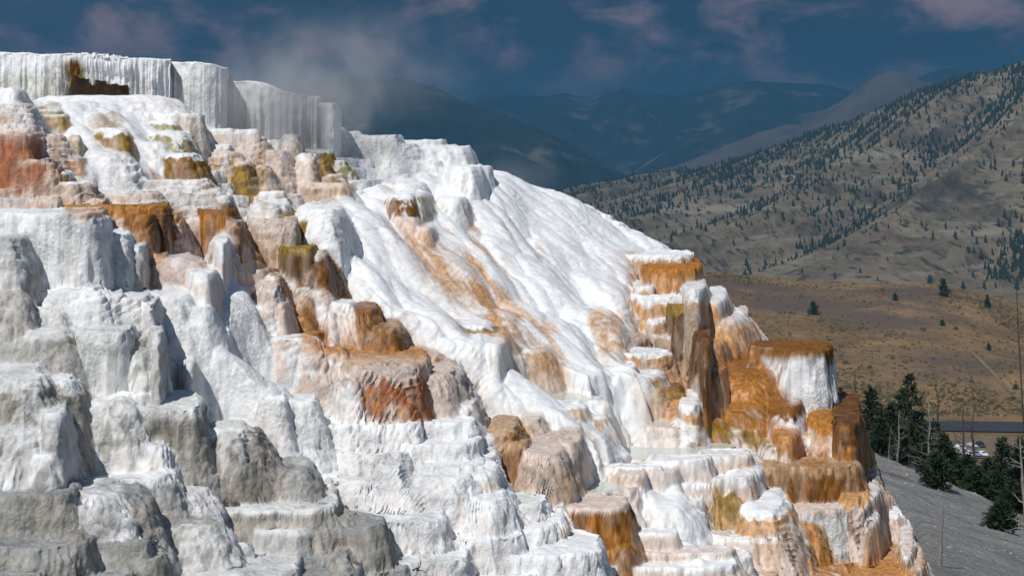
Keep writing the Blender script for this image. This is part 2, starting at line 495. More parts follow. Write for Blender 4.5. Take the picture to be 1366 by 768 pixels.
    (375, 434, 356.8, 384.7, 'WwP', 'c', None),
    (328, 369, 409.3, 422.9, 'WPw', 'c', None),
    (362, 387, 398.8, 433.7, 'PPo', 'd', None),
    (392, 415, 383.9, 392.4, 'WPK', 'c', None),
    (403, 440, 385.9, 399.0, 'WWw', 'c', None),
    (440, 477, 403.4, 427.8, 'WwP', 'c', None),
    (436, 448, 416.1, 428.3, 'WwP', 'c', None),
    (443, 502, 413.7, 439.6, 'WPw', 'c', None),
    (432, 514, 432.1, 442.4, 'PoR', 'c', None),
    (462, 512, 407.3, 449.9, 'bbO', 'd', None),
    (485, 544, 431.0, 481.8, 'TbB', 'd', None),
    (329, 425, 450.5, 457.7, 'WPw', 'c', None),
    (396, 434, 461.7, 479.5, 'oPw', 'c', None),
    (413, 465, 467.4, 485.0, 'oPw', 'c', None),
    (455, 573, 480.8, 546.2, 'oPR', 'b', None),
    (459, 566, 486.0, 575.6, 'PRO', 'c', 'big salmon pink block with crusty orange knobs, centre of the slope'),
    (528, 619, 493.7, 567.7, 'PPk', 'c', 'grey pink block against the right side of the salmon pink block'),
    (582, 620, 487.2, 561.6, 'yPk', 'd', None),
    (544, 594, 470.0, 502.0, 'POR', 'd', None),
    (401, 507, 483.3, 496.4, 'WPo', 'b', None),
    (448, 495, 496.7, 565.2, 'WwP', 'd', None),
    (473, 570, 505.8, 589.2, 'WPp', 'd', None),
    (440, 541, 535.3, 581.4, 'WWP', 'd', None),
    (593, 643, 528.6, 587.4, 'wPk', 'd', None),
    (565, 636, 530.7, 583.8, 'WPw', 'd', None),
    (345, 382, 532.3, 553.6, 'WWw', 'b', None),
    (361, 425, 534.5, 553.3, 'WWw', 'b', None),
    (338, 564, 547.4, 570.3, 'WWw', 's0.93', None),
    (472, 633, 548.6, 593.6, 'WWw', 's0.38', None),
    (466, 504, 570.6, 584.1, 'WWw', 'c', None),
    (493, 536, 562.0, 592.4, 'WWw', 'c', None),
    (576, 642, 553.8, 588.3, 'WwP', 'c', None),
    (525, 637, 575.0, 633.0, 'WWw', 's0.34', None),
    (447, 550, 582.1, 612.5, 'WWw', 's0.85', None),
    (500, 543, 618.5, 653.2, 'WWw', 'c', None),
    (553, 643, 605.0, 666.2, 'WWw', 's0.31', None),
    (434, 554, 611.8, 646.1, 'WWw', 's0.97', None),
    (504, 581, 646.4, 678.3, 'WWP', 'd', None),
    (544, 644, 632.2, 692.8, 'WWP', 'c', None),
    (593, 694, 647.5, 730.3, 'WWP', 'd', None),
    (621, 670, 618.9, 697.8, 'WPw', 'c', None),
    (616, 697, 577.5, 604.5, 'WwP', 'c', None),
    (405, 595, 673.2, 699.5, 'WWP', 's0.98', None),
    (518, 695, 689.2, 728.4, 'WWP', 's0.80', None),
    (472, 627, 714.0, 754.0, 'WWP', 's0.95', None),
    (616, 723, 722.5, 776.8, 'WWw', 's0.92', None),
    (576, 655, 450.9, 492.1, 'WWw', 'c', 'smooth white wet drum on the left side of the white sheet, below the olive stump'),
    (642, 679, 448.8, 512.1, 'Wwg', 'd', None),
    (596, 661, 431.7, 463.9, 'WGb', 'c', 'small olive and tan stump with crusted white rim in the middle of the white sheet'),
    (613, 690, 439.5, 480.7, 'oTW', 'd', None),
    (676, 738, 463.9, 488.0, 'WTo', 'd', None),
    (711, 782, 541.1, 560.5, 'WTW', 'c', None),
    (763, 817, 551.0, 574.5, 'WTW', 'd', None),
    (693, 729, 552.1, 585.2, 'PTk', 'd', None),
    (649, 699, 566.3, 612.0, 'TbT', 'c', 'small brown block just above the smooth pinkish tan mound'),
    (671, 710, 581.5, 635.8, 'TbO', 'd', None),
    (683, 765, 589.5, 670.8, 'PpK', 'd', 'smooth pinkish tan mound left of the long shallow pool'),
    (687, 767, 609.6, 674.9, 'pTk', 'd', None),
    (740, 780, 575.0, 647.6, 'PPp', 'd', None),
    (644, 731, 656.9, 698.9, 'WWw', 's0.41', None),
    (665, 742, 682.0, 733.0, 'WWw', 's0.49', None),
    (732, 758, 684.4, 734.9, 'WPO', 'c', None),
    (705, 842, 660.1, 701.2, 'PbO', 's0.45', 'orange-brown streaked drum with a shallow pool on top, bottom centre'),
    (818, 848, 722.2, 737.0, 'GbG', 'd', None),
    (587, 805, 702.4, 767.3, 'WWw', 's0.62', 'low white crusty ledge in front of the orange-brown streaked drum, bottom edge'),
    (830, 923, 340.1, 369.7, 'Wow', 'b', 'white capped top tier of the square orange tower on the ridge'),
    (857, 936, 355.6, 416.6, 'OoR', 'b', 'orange second tier of the square tower on the ridge'),
    (847, 873, 381.2, 409.1, 'WoP', 'b', None),
    (842, 944, 393.1, 437.1, 'Woo', 'b', 'pale orange third tier of the square tower, dark olive block at its right'),
    (910, 944, 375.9, 478.7, 'yTk', 'd', 'smooth grey tan pillar rounding off the right side of the square tower'),
    (889, 942, 404.7, 466.0, 'GBB', 'b', 'dark olive brown block with bright top against the square tower'),
    (863, 889, 426.5, 443.1, 'WoP', 'b', None),
    (860, 944, 446.8, 461.7, 'WTP', 'b', None),
    (784, 894, 471.0, 481.8, 'WoP', 'b', None),
    (811, 849, 490.0, 507.6, 'WPT', 'l', None),
    (824, 886, 498.3, 517.7, 'WTg', 'c', None),
    (847, 911, 516.3, 525.9, 'bGB', 'b', None),
    (874, 944, 529.3, 549.4, 'oOT', 'd', None),
    (903, 942, 529.5, 579.5, 'WoT', 'd', None),
    (796, 844, 497.2, 507.6, 'WWP', 'b', None),
    (933, 949, 455.0, 568.6, 'bBB', 'c', None),
    (923, 947, 439.6, 515.8, 'BBb', 'c', None),
    (983, 998, 416.7, 446.6, 'PTk', 'b', 'small pale block sticking out on the skyline beside the tan sheet of the ridge'),
    (931, 974, 389.7, 466.8, 'Wow', 'd', None),
    (910, 1010, 417.0, 478.1, 'WoT', 'd', None),
    (920, 975, 449.3, 502.4, 'oTb', 'd', None),
    (926, 974, 487.5, 558.2, 'bTb', 'c', None),
    (923, 1069, 484.2, 566.8, 'bOo', 'd', 'smooth orange cascade hump below the tan sheet, right flank'),
    (900, 1060, 529.9, 579.4, 'ObB', 'd', None),
    (1001, 1106, 454.1, 577.5, 'bWw', 's0.12', 'big pale fluted drum with orange-brown wet top on the right flank'),
    (1078, 1116, 515.0, 574, 'WWy', 'd', None),
    (1020, 1076, 534.1, 616.8, 'bWw', 'c', 'pale block with orange rim below the big pale fluted drum'),
    (1034, 1102, 570.0, 625.5, 'oWy', 'c', None),
    (1072, 1140, 549.1, 644.0, 'OPo', 'c', 'tall pinkish fluted column with orange rim on the right flank'),
    (1111, 1148, 557.4, 677.8, 'BbO', 'b', 'tall dark orange-brown column at the outer edge of the right flank'),
    (1025, 1072, 558.0, 647.0, 'oOW', 'd', None),
    (1010, 1063, 580.6, 640.2, 'WWo', 'd', None),
    (999, 1148, 610.4, 678.2, 'TbB', 's0.20', 'wide dark brown drum with pale golden rim, lower right'),
    (1113, 1165, 650.1, 726.3, 'oPb', 'c', 'narrow pinkish orange pillar under the right end of the wide dark brown drum'),
    (1025, 1130, 659.7, 708.2, 'PyW', 's0.45', 'grey white block under the wide dark brown drum'),
    (1041, 1114, 674.6, 712.7, 'bOG', 'd', None),
    (1131, 1178, 638.9, 720.2, 'yTk', 'd', None),
    (1142, 1175, 671.7, 739.1, 'WTk', 'd', None),
    (1181, 1204, 684.1, 701.3, 'WPT', 'c', 'small white topped block on the outer rim at the lower right'),
    (1200, 1220, 718.2, 787.4, 'WTw', 'd', None),
    (1207, 1233, 742.3, 802.5, 'PTk', 'd', None),
    (975, 1061, 661.4, 732.7, 'WoT', 'd', 'smooth cream dome with orange stain left of the wide dark brown drum'),
    (1009, 1236, 708.2, 772.9, 'oOT', 's1.09', None),
    (892, 1028, 553.4, 576.3, 'WPT', 's0.93', None),
    (804, 886, 618.7, 636.2, 'WPT', 's0.34', None),
    (865, 948, 605.8, 645.4, 'WPT', 's0.25', None),
    (931, 1001, 598.6, 647.0, 'WPT', 's0.20', None),
    (967, 1021, 612.8, 676.1, 'WPT', 'd', None),
    (824, 861, 630.3, 653.9, 'PTP', 'b', None),
    (840, 903, 627.1, 649.8, 'PPT', 'b', None),
    (875, 971, 631.2, 661.7, 'WPT', 's0.50', None),
    (916, 1002, 626.7, 675.8, 'WPo', 's0.25', None),
    (863, 942, 645.0, 675.5, 'WPT', 's0.89', None),
    (929, 1000, 642.5, 680.6, 'WGo', 'c', None),
    (845, 924, 667.8, 690.0, 'WWW', 'd', 'smooth white mound between the orange-brown streaked drum and the cream dome'),
    (821, 904, 704.4, 721.0, 'WPT', 's0.48', None),
    (763, 983, 727.7, 737.0, 'PTP', 's1.11', None),
    (752, 989, 732.8, 757.6, 'WPT', 's1.02', None),
    (947, 1052, 687.2, 729.5, 'WPT', 's0.74', None),
    (984, 1068, 681.9, 737.6, 'PPT', 'd', None),
    (904, 1000, 729.2, 746.1, 'WWP', 's1.14', None),
    (898, 934, 559.1, 581.3, 'WWw', 'c', None),
]

# shallow pools held behind low rims: x0, x1, y back, y front rim, foot of the rim
POOLS = [(800, 985, 586, 614, 620), (694, 796, 522, 536, 542), (862, 940, 556, 570, 576), (766, 846, 640, 656, 662)]

# soft-edged mineral stains on the open slope: polygon in photo pixels, colour, strength, edge, streak
ST = [
    ([(520, 290), (640, 300), (700, 440), (690, 470), (600, 400), (540, 330)], 'o', 1.0, 26, 1),
    ([(338, 334), (346, 334), (398, 394), (444, 440), (434, 448), (385, 402)], 'b', 0.85, 4, 0),
    ([(640, 400), (740, 440), (760, 500), (680, 480)], 'o', 1.0, 26, 1),
    ([(560, 460), (700, 560), (720, 640), (660, 640), (600, 520)], 'T', 0.55, 30, 1),
    ([(330, 325), (372, 340), (470, 440), (560, 470), (430, 470), (390, 430)], 'T', 0.8, 12, 1),
    ([(380, 410), (400, 405), (440, 440), (430, 468), (396, 462)], 'O', 0.9, 10, 1),
    ([(460, 395), (550, 455), (540, 470), (470, 425)], 'b', 0.9, 8, 1),
    ([(-60, 150), (60, 160), (110, 250), (-60, 262)], 'p', 0.75, 16, 1),
    ([(70, 260), (240, 266), (320, 330), (330, 380), (200, 380), (190, 300)], 'p', 0.65, 22, 1),
    ([(270, 230), (420, 220), (420, 330), (340, 420), (280, 320)], 'P', 0.75, 26, 1),
    ([(400, 440), (640, 470), (640, 570), (420, 560)], 'P', 0.7, 24, 1),
    ([(836, 350), (930, 340), (945, 560), (880, 560), (830, 500)], 'p', 0.8, 14, 1),
    ([(925, 420), (1010, 420), (1060, 480), (1170, 560), (1240, 790), (1080, 790), (1030, 640), (930, 580)], 'o', 0.95, 14, 1),
    ([(950, 475), (1050, 480), (1090, 620), (940, 575)], 'O', 0.9, 14, 1),
    ([(800, 600), (1020, 590), (1080, 790), (760, 790), (850, 700), (800, 640)], 'P', 0.75, 20, 1),
    ([(840, 640), (880, 636), (960, 700), (1000, 790), (940, 790), (880, 720)], 'W', 0.85, 16, 0),
    ([(640, 560), (800, 570), (790, 670), (680, 680)], 'p', 0.8, 18, 1),
    ([(-60, 640), (60, 640), (240, 640), (340, 660), (540, 690), (580, 790), (-60, 790)], 'slab', 0.85, 24, 0),
    ([(-60, 310), (40, 320), (60, 440), (240, 450), (270, 540), (380, 560), (430, 660), (-60, 660)], 'y', 0.4, 30, 1),
    ([(786, 418), (824, 414), (838, 470), (800, 470)], 'o', 0.95, 8, 1),
    ([(672, 318), (694, 318), (694, 336), (674, 336)], 'T', 0.8, 6, 1),
    ([(712, 322), (740, 322), (744, 350), (718, 348)], 'T', 0.7, 6, 1),
    ([(230, 655), (330, 660), (360, 720), (250, 720)], 'w', 0.9, 16, 0),
]

# mineral runs that cross from one block to the next: polygon, colour, strength, edge
RUNS = [
    ([(1010, 474), (1100, 474), (1110, 524), (1052, 536), (1030, 506)], 'W', 0.85, 6),
    ([(948, 474), (1002, 466), (1054, 532), (1020, 546), (958, 540)], 'O', 0.65, 8),
    ([(975, 478), (992, 474), (1050, 536), (1030, 540)], 'b', 0.6, 5),
    ([(938, 546), (1030, 552), (1100, 616), (1078, 622), (1018, 584), (942, 574)], 'O', 0.85, 7),
    ([(942, 562), (1008, 574), (1040, 600), (1000, 592), (946, 582)], 'G', 0.8, 5),
    ([(1080, 545), (1110, 552), (1100, 620), (1090, 620)], 'O', 0.7, 6),
    ([(945, 398), (1016, 440), (1004, 458), (938, 446)], 'o', 0.6, 10),
    ([(930, 436), (946, 440), (948, 560), (934, 556)], 'B', 0.75, 6),
    ([(950, 648), (964, 648), (992, 690), (976, 698)], 'G', 0.75, 5),
    ([(1085, 738), (1200, 748), (1238, 770), (1095, 772)], 'O', 0.75, 8),
    ([(1030, 616), (1150, 618), (1160, 634), (1120, 660), (1040, 650)], 'b', 0.55, 8),
    ([(386, 402), (406, 402), (444, 452), (566, 462), (580, 474), (430, 474), (398, 450)], 'O', 0.8, 7),
    ([(466, 402), (490, 412), (548, 458), (540, 466), (500, 446)], 'b', 0.85, 5),
    ([(338, 334), (348, 334), (398, 394), (438, 448), (424, 448), (386, 400)], 'b', 0.8, 4),
    ([(545, 300), (572, 305), (645, 420), (604, 400)], 'o', 0.75, 14),
    ([(600, 330), (625, 330), (690, 440), (660, 430)], 'o', 0.6, 14),
    ([(655, 418), (692, 425), (698, 458), (670, 460)], 'o', 0.7, 12),
    ([(704, 442), (748, 470), (752, 502), (715, 495)], 'o', 0.7, 12),
    ([(785, 416), (824, 414), (836, 466), (802, 468)], 'o', 0.85, 7),
    ([(-20, 178), (52, 180), (56, 214), (-20, 214)], 'R', 0.65, 8), ([(-20, 218), (58, 220), (60, 240), (-20, 240)], 'R', 0.4, 8),
    ([(84, 268), (228, 272), (232, 288), (90, 290)], 'O', 0.75, 5), ([(205, 276), (230, 282), (214, 340), (198, 330)], 'B', 0.7, 6),
    ([(284, 262), (330, 300), (372, 340), (360, 346), (310, 310)], 'b', 0.75, 7),
    ([(850, 352), (930, 352), (930, 376), (856, 388)], 'O', 0.45, 8),
]

SMOOTH = [  # smooth white flowstone
    [(410, 276), (520, 246), (640, 222), (700, 235), (905, 335), (850, 350), (836, 480), (880, 540), (800, 620), (700, 560), (600, 480), (520, 430), (440, 340)],
    [(0, 90), (250, 120), (290, 165), (230, 245), (100, 245), (80, 180), (0, 180)],
    [(930, 400), (1010, 420), (1060, 560), (1080, 620), (940, 580)],
    [(840, 640), (900, 640), (1000, 790), (930, 790)],
    [(200, 380), (330, 380), (400, 540), (280, 560), (230, 470)],
]
WETP = [SMOOTH[0], SMOOTH[1], SMOOTH[2], [(780, 560), (1020, 560), (1100, 790), (760, 790)], [(330, 320), (480, 400), (560, 470), (400, 470)]]


def apron(q):
    # sheer above, spreading into a skirt of flowstone near the foot
    x = np.maximum(q - 0.62, 0)
    return np.where(q < 0.62, q, 0.62 + 0.30 * (1 - np.exp(-1.2 * x)) + 0.64 * x)


def build_mound():
    PX = np.arange(-130, 1331, 1.3)
    NR = 1300
    u = U(PX)
    sil = np.interp(PX, SIL[:, 0], SIL[:, 1])
    ts = tplane(u, V(sil))
    t0 = tplane(u, V(np.full_like(PX, 850.0)))
    t1 = ts + 7.0
    t1 = np.maximum(t1, t0 + 3)
    s = np.linspace(0, 1, NR)
    T = (t0[None, :] + (t1 - t0)[None, :] * s[:, None])
    X = (u[None, :] * T); Y = T
    zs = V(sil) * ts
    Hp = Z0 + GX * X + GY * Y                           # the mean slope
    # back of the mound: rolls over the crest and falls away
    back = zs[None, :] + 0.10 - 0.34 * (T - ts[None, :]) - 0.05 * np.maximum(T - ts[None, :], 0) ** 2
    # macro pixel of each point of the mean slope, for the stains and surface kinds
    mpx = np.broadcast_to(PX[None, :], T.shape)
    mpy = HOR - F * Hp / T
    # fall-line coordinates
    fx, fy = 0.52, -0.854
    A = X * fx + Y * fy; Cc = X * 0.854 + Y * 0.52
    sm = np.zeros(T.shape, dtype=np.float32)
    for P in SMOOTH:
        sm = np.maximum(sm, 1 - sstep(-14, 16, poly_sd(mpx, mpy, P)))
    wet = np.zeros(T.shape, dtype=np.float32)
    for P in WETP:
        wet = np.maximum(wet, 1 - sstep(-14, 16, poly_sd(mpx, mpy, P)))
    # terraced kind: scalloped steps
    w1 = fbm2(X * 0.33, Y * 0.33, 3, 5)
    F1, id1 = voro2(X * 0.62 + 0.25 * w1, Y * 0.62, 3)
    F2, id2 = voro2(X * 1.6, Y * 1.6, 9)
    base = Hp + 0.22 * w1 + 0.45 * (0.5 - F1) + 0.20 * (0.5 - F2)
    st = 0.36
    ph = base / st + 0.25 * noise2(X * 0.15, Y * 0.15, 77)
    fl = np.floor(ph); fr = ph - fl
    stepz = (fl + sstep(0.70, 1.0, fr) * 0.93 + fr * 0.07) * st
    b2 = stepz / 0.12 + 0.5 * noise2(X * 2.1, Y * 2.1, 31); f2 = b2 - np.floor(b2)
    stepz2 = stepz - 0.05 * (f2 - sstep(0.5, 1.0, f2))
    terr = stepz2 - 0.26
    # flowstone kind: tongues and ribs running down the fall line
    wr = noise2(A * 0.25, Cc * 0.5, 11)
    T1, _ = voro2(A * 0.30 + 0.3 * wr, Cc * 0.50 + 0.25 * wr, 21)
    T2, _ = voro2(A * 0.62 + 0.3 * wr, Cc * 1.15 + 0.5 * wr, 22)
    T3, _ = voro2(A * 1.5, Cc * 2.7 + 0.5 * wr, 23)
    rib = np.abs(noise2(A * 0.45, Cc * 5.0 + wr, 24))
    calm = 1 - 0.62 * (1 - sstep(-30, 30, poly_sd(mpx, mpy, [(700, 225), (910, 330), (850, 420), (720, 360), (690, 280)])))
    flow = Hp + 0.74 * calm * (0.42 - T1 ** 1.9) + 0.30 * calm * (0.5 - T2 ** 1.9) + 0.045 * (0.5 - T3 ** 1.7) + 0.006 * rib + 0.20 * w1
    H = terr * (1 - sm) + flow * sm
    H = smin(H, back, 0.45)
    Zb = H.copy()
    Z = Zb.copy()
    owner = np.full(T.shape, -1, dtype=np.int16)
    # ---- mineral colour of the open slope
    col = np.empty(T.shape + (3,), dtype=np.float32)
    mott = np.clip(0.5 + 0.8 * fbm2(X * 0.5, Y * 0.5, 4, 41), 0, 1)[..., None].astype(np.float32)
    col[:] = C['W'] * (1 - 0.35 * mott) + C['w'] * 0.35 * mott
    col = col * (1 - sm[..., None] * 0.7) + C['W'] * sm[..., None] * 0.7
    streak = np.clip(0.5 + 0.9 * noise2(A * 0.5, Cc * 3.2, 51) + 0.5 * noise2(A * 1.1, Cc * 8, 52), 0, 1).astype(np.float32)
    for P, c, k, e, sk in ST:
        m = (1 - sstep(-e, e, poly_sd(mpx + 14 * w1, mpy + 14 * w1, P))) * k
        if sk: m = m * np.clip(0.30 + 1.0 * streak, 0, 1) * (1 - sm * (1 - sstep(0.40, 0.72, 0.75 * T2 + 0.45 * T1 * 0.6 + 0.25 * (streak - 0.3))))
        col = col * (1 - m[..., None]) + C[c] * m[..., None]
    for x0, x1, yt, yb, cc, sh, lab in D:
        if cc[1] in 'BbGOoR' and yb < 780:
            h_ = max(yb - yt, 18); w_ = (x1 - x0) / 2; pc = (x0 + x1) / 2
            drift = 0.35 * np.clip(mpy - yb, 0, h_)                        # runs follow the fall line down to the right
            m = np.exp(-np.abs((mpx - pc - drift + 10 * w1) / w_) ** 3.0) * sstep(yb + 1.3 * h_, yb - 0.1 * h_, mpy) * (mpy > yt)
            m = (0.75 * m * np.clip(0.15 + 1.1 * streak, 0, 1)).astype(np.float32)[..., None]
            tint = 0.55 * C[cc[1]] + 0.45 * C['o'] if cc[1] in 'BbOR' else 0.5 * C[cc[1]] + 0.5 * C['T']
            col = col * (1 - m) + tint * m
    # ---- pool basins
    global POOL_SHEETS
    POOL_SHEETS = []
    for x0, x1, ybk, yf, yb in POOLS:
        pc = (x0 + x1) / 2; uc = U(pc); tf = tplane(uc, V(yb)); zt = V(yf) * tf; tb = zt / V(ybk)
        a = (x1 - x0) / 2 / F * tf; b = (tb - tf) / 2
        lx = (X - uc * Y) / a; ly = (Y - tf - b) / b
        r = (np.abs(lx) ** 2.6 + np.abs(ly) ** 2.6) ** (1 / 2.6)
        d = (r - 1) * b + 0.32 * fbm2(X * 0.9, Y * 0.9, 3, 91)
        rimz = zt - 0.045 + 0.032 * np.exp(-((d + 0.05) / 0.05) ** 2)
        inside = sstep(0.05, -0.02, d)
        frontwall = zt - np.maximum(d, 0) * 1.5
        Z = np.where(d < 0.02, rimz, Z)
        Z = np.where((d >= 0.02) & (Y > tf + 0.3 * b), np.minimum(Z, zt + 4 * d), Z)
        Z = np.where((d >= 0.02) & (d < 0.8), np.maximum(Z, frontwall), Z)
        col = col * (1 - 0.5 * inside[..., None]) + C['P'] * 0.5 * inside[..., None]
        wet = np.maximum(wet, inside)
        POOL_SHEETS.append((d < -0.05, zt - 0.022))
    # ---- blocks, drums and domes
    lob, _ = voro2(X * 1.55, Y * 1.55, 61)
    lob2, _ = voro2(X * 4.4, Y * 4.4, 62)
    pn = fbm2(X * 2.2, Y * 2.2, 3, 63)
    sideN = np.clip(0.5 + 0.9 * noise2(X * 3.0, Y * 3.0, 64) + 0.6 * noise2(X * 9, Y * 9, 65), 0, 1).astype(np.float32)
    tops = 0.03 * fbm2(X * 1.2, Y * 1.2, 3, 66)
    info = []
    order = sorted([k for k in range(len(D)) if D[k][5][0] == 's'], key=lambda k: -D[k][3]) + [k for k in range(len(D)) if D[k][5][0] != 's']
    for k in order:
        x0, x1, yt, yb, cc, sh, lab = D[k]
        fr_ = float(sh[1:]) if len(sh) > 1 else 0
        sh = sh[0]
        pc = (x0 + x1) / 2
        uc = U(pc); tf = tplane(uc, V(yb))
        a = (x1 - x0) / 2 / F * tf
        dtt = min(abs(tplane(uc, V(yt)) - tf), 5.0)
        b = min(max(0.62 * a, dtt * 0.62 + 0.15), 3.0)
        if sh == 's':                                   # level slab: back edge, rim, foot
            ztop = V(yt + fr_ * (yb - yt)) * tf
            b = min(max((ztop / V(yt) - tf) / 2, 0.25), 3.5)
        else:
            ztop = V(yt) * (tf + {'b': 0.45, 'l': 0.3, 'c': 0.6, 'd': 1.0}[sh] * b)
        hw = max(ztop - V(yb) * tf, 0.28 if sh == 's' else 0.06)
        m = 0.5 + 0.35 * hw
        i0 = max(0, np.searchsorted(PX, x0 - m / tf * F - 6)); i1 = min(len(PX), np.searchsorted(PX, x1 + m / tf * F + 6))
        # rows
        tl, th = tf - m, tf + 2 * b + m
        sub = T[:, i0:i1]
        rows = np.where((sub.max(1) > tl) & (sub.min(1) < th))[0]
        if len(rows) == 0 or i1 <= i0: continue
        j0, j1 = rows[0], rows[-1] + 1
        sl = (slice(j0, j1), slice(i0, i1))
        x, y = X[sl], Y[sl]
        lx = x - uc * y                                # across the line of sight
        ly = y - (tf + b)
        ne = {'s': 3.6, 'b': 4.0, 'l': 3.2, 'c': 3.0, 'd': 2.3}[sh]
        rx, ry = np.abs(lx / a), np.abs(ly / b)
        r = (rx ** ne + ry ** ne) ** (1 / ne) + 1e-6
        d = (r - 1) * np.hypot(lx, ly) / r
        amp = min(1.0, a / 0.8)
        d = d + amp * (0.15 * (lob[sl] - 0.45) + 0.05 * (lob2[sl] - 0.4) + 0.05 * pn[sl])
        if sh in 'bls':
            wl_ = (0.20 if (k * 5) % 3 == 1 and hw > 0.5 else 0.12) * hw + 0.05
            q = np.maximum(d, 0) / wl_
            z = ztop - hw * apron(q * q / (q + 0.25)) + 0.035 * np.exp(-((d + 0.07) / 0.06) ** 2)
            z = z + tops[sl] * (d < 0)
        elif sh == 'c':
            wl_ = (0.34 if (k * 7) % 3 else 0.24) * hw + 0.06
            rr_ = min(0.30, 0.30 * hw + 0.03)
            dd = d + rr_
            q = np.maximum(dd, 0) / (wl_ + rr_)
            z = ztop - hw * apron(0.12 * q + 0.88 * np.minimum(q, 8) ** 1.9) + 0.02 * np.exp(-((dd + 0.07) / 0.06) ** 2)
            z = z + tops[sl] * 1.3
        else:
            mm = min(a, b)
            dd = d + 0.60 * mm
            q = np.maximum(dd, 0) / (0.60 * mm + 0.30 * hw)
            z = ztop - hw * (np.minimum(q, 8) ** 2.1) + tops[sl]
        zc = Z[sl].copy()
        if sh == 's':                                   # cut level into the slope behind
            zc = np.minimum(zc, np.where(ly > -0.4 * b, ztop + 0.02 + 2.8 * np.maximum(d - 0.05, 0), 1e3))
            Z[sl] = zc
        kk = {'s': 0.05, 'b': 0.06, 'l': 0.04, 'c': 0.10, 'd': 0.16}[sh]
        # only overtake where this body is above what is there
        ow = z > zc
        if sh == 'd': z = np.where(z > zc - 1.0, z, -1e3)
        Z[sl] = smax(zc, z, kk) - 0.0
        o = owner[sl]; o[ow] = k
        # colour: rim and top / sides / streaks down the sides
        cr, cs = C[cc[0]], C[cc[1]]
        cx = C.get(cc[2], C['g'])
        if yb > 660 and x1 < 590:                       # darker grey rock of the near corner
            if cc[0] == 'Y': cr = C['slab']
            if cc[2] == 'Y': cx = C['slab']
        rel = np.clip((ztop - z) / max(hw, 0.05), 0, 1.5)
        rimw = 0.02 + 0.16 * sideN[sl] + 0.10 * np.clip(pn[sl], -0.2, 1)
        ms = sstep(rimw, rimw + 0.12, rel)[..., None]
        if cc[1] in 'BbGOR' and cc[0] not in 'WPw': ms = np.maximum(ms, 0.30 * sideN[sl][..., None])
        stv = sstep(0.50, 0.78, sideN[sl] + 0.10 * pn[sl])[..., None]
        cside = cs * (1 - 0.75 * stv) + cx * 0.75 * stv
        crm = (0.27 * sstep(0.35, 0.85, 0.5 + 0.7 * pn[sl] + 0.35 * (0.5 - sideN[sl])))[..., None]     # crust of clean sinter over the stain
        cside = cside * (1 - crm) + C['P'] * crm
        cc_ = cr * (1 - ms) + cside * ms
        wgt = np.clip(0.5 + (z - zc) / 0.10, 0, 1)[..., None]
        if lab is None:
            keep = np.clip(0.08 + 0.5 * sideN[sl], 0, 0.6)[..., None] if cc[1] in 'WwPpT' else 0.3 if cc[1] in 'yYkK' else 0.08                                 # takes on some of the colour of the slope round it
            cc_ = cc_ * (1 - keep) + col[sl] * keep
        col[sl] = col[sl] * (1 - wgt) + cc_ * wgt
        if cc[1] in 'BbGO':
            wet[sl] = np.maximum(wet[sl], 0.75 * wgt[..., 0])
        elif cc[1] in 'YykK':
            wet[sl] = wet[sl] * (1 - wgt[..., 0])
    prow = HOR - F * Z / T
    for P, c, k_, e in RUNS:
        m = (1 - sstep(-e, e, poly_sd(mpx + 7 * w1 + 3 * pn, prow + 5 * w1 + 3 * pn, P))) * k_ * np.clip(0.35 + 1.1 * sideN, 0, 1)
        col = col * (1 - m[..., None]) + C[c] * m[..., None]
        if c != 'W': wet = np.maximum(wet, 0.8 * m)
    # ---- thin stacked ledges on every slope that is not smooth flowstone
    sv = 0.20 + 0.09 * noise2(X * 0.35, Y * 0.35, 95)
    ph = Z / sv + 0.9 * (0.5 - lob) + 0.9 * noise2(X * 0.9, Y * 0.9, 96)
    fr = ph - np.floor(ph)
    stair = (sstep(0.55, 1.0, fr) - fr) * sv
    isl = np.isin(owner, [k for k in range(len(D)) if D[k][4][1] in 'YkKy'])
    dZt = np.gradient(Z, axis=0) / np.gradient(T, axis=0); dZu = np.gradient(Z, axis=1) / np.gradient(X, axis=1)
    slp = np.hypot(dZt, dZu)
    mk = sstep(0.30, 0.95, slp) * (1 - 0.8 * sstep(3.0, 6.0, slp)) * np.where(isl, 0.45, 1.0) * (1 - 0.80 * sm) * np.clip(0.75 + 0.8 * noise2(X * 0.5, Y * 0.5, 97), 0.15, 1)
    Z = Z + stair * mk
    # ---- fine relief displaced along the normals
    P3 = np.stack([X, Y, Z], -1)
    dr = np.gradient(P3, axis=0); dc = np.gradient(P3, axis=1)
    nn = np.cross(dc, dr); nn /= (np.linalg.norm(nn, axis=-1, keepdims=True) + 1e-9)
    nn *= np.sign(nn[..., 2:3] + 1e-9)
    rough = (1 - 0.75 * np.maximum(sm, wet * 0.5)) * (0.42 + 0.58 * sstep(0.92, 0.55, nn[..., 2]))
    k1 = noise3(X * 2.6, Y * 2.6, Z * 1.7, 71)
    k2 = noise3(X * 6.5, Y * 6.5, Z * 4.5, 72)
    k3 = noise3(X * 15, Y * 15, Z * 11, 73)
    kb = noise3(X * 1.3, Y * 1.3, Z * 7.5, 74)
    kc = noise3(X * 3.0, Y * 3.0, Z * 17.0, 75)
    soft = 0.25 + 0.75 * sstep(0.12, 0.45, nn[..., 2])
    k3 = k3 * soft; kc = kc * soft
    dis = rough * (0.045 * k1 + 0.034 * k2 + 0.018 * k3 + 0.036 * kb + 0.009 * kc)
    P3 = P3 + nn * dis[..., None]
    return PX, P3, col, wet, owner


PXm, P3, colm, wetm, ownm = build_mound()


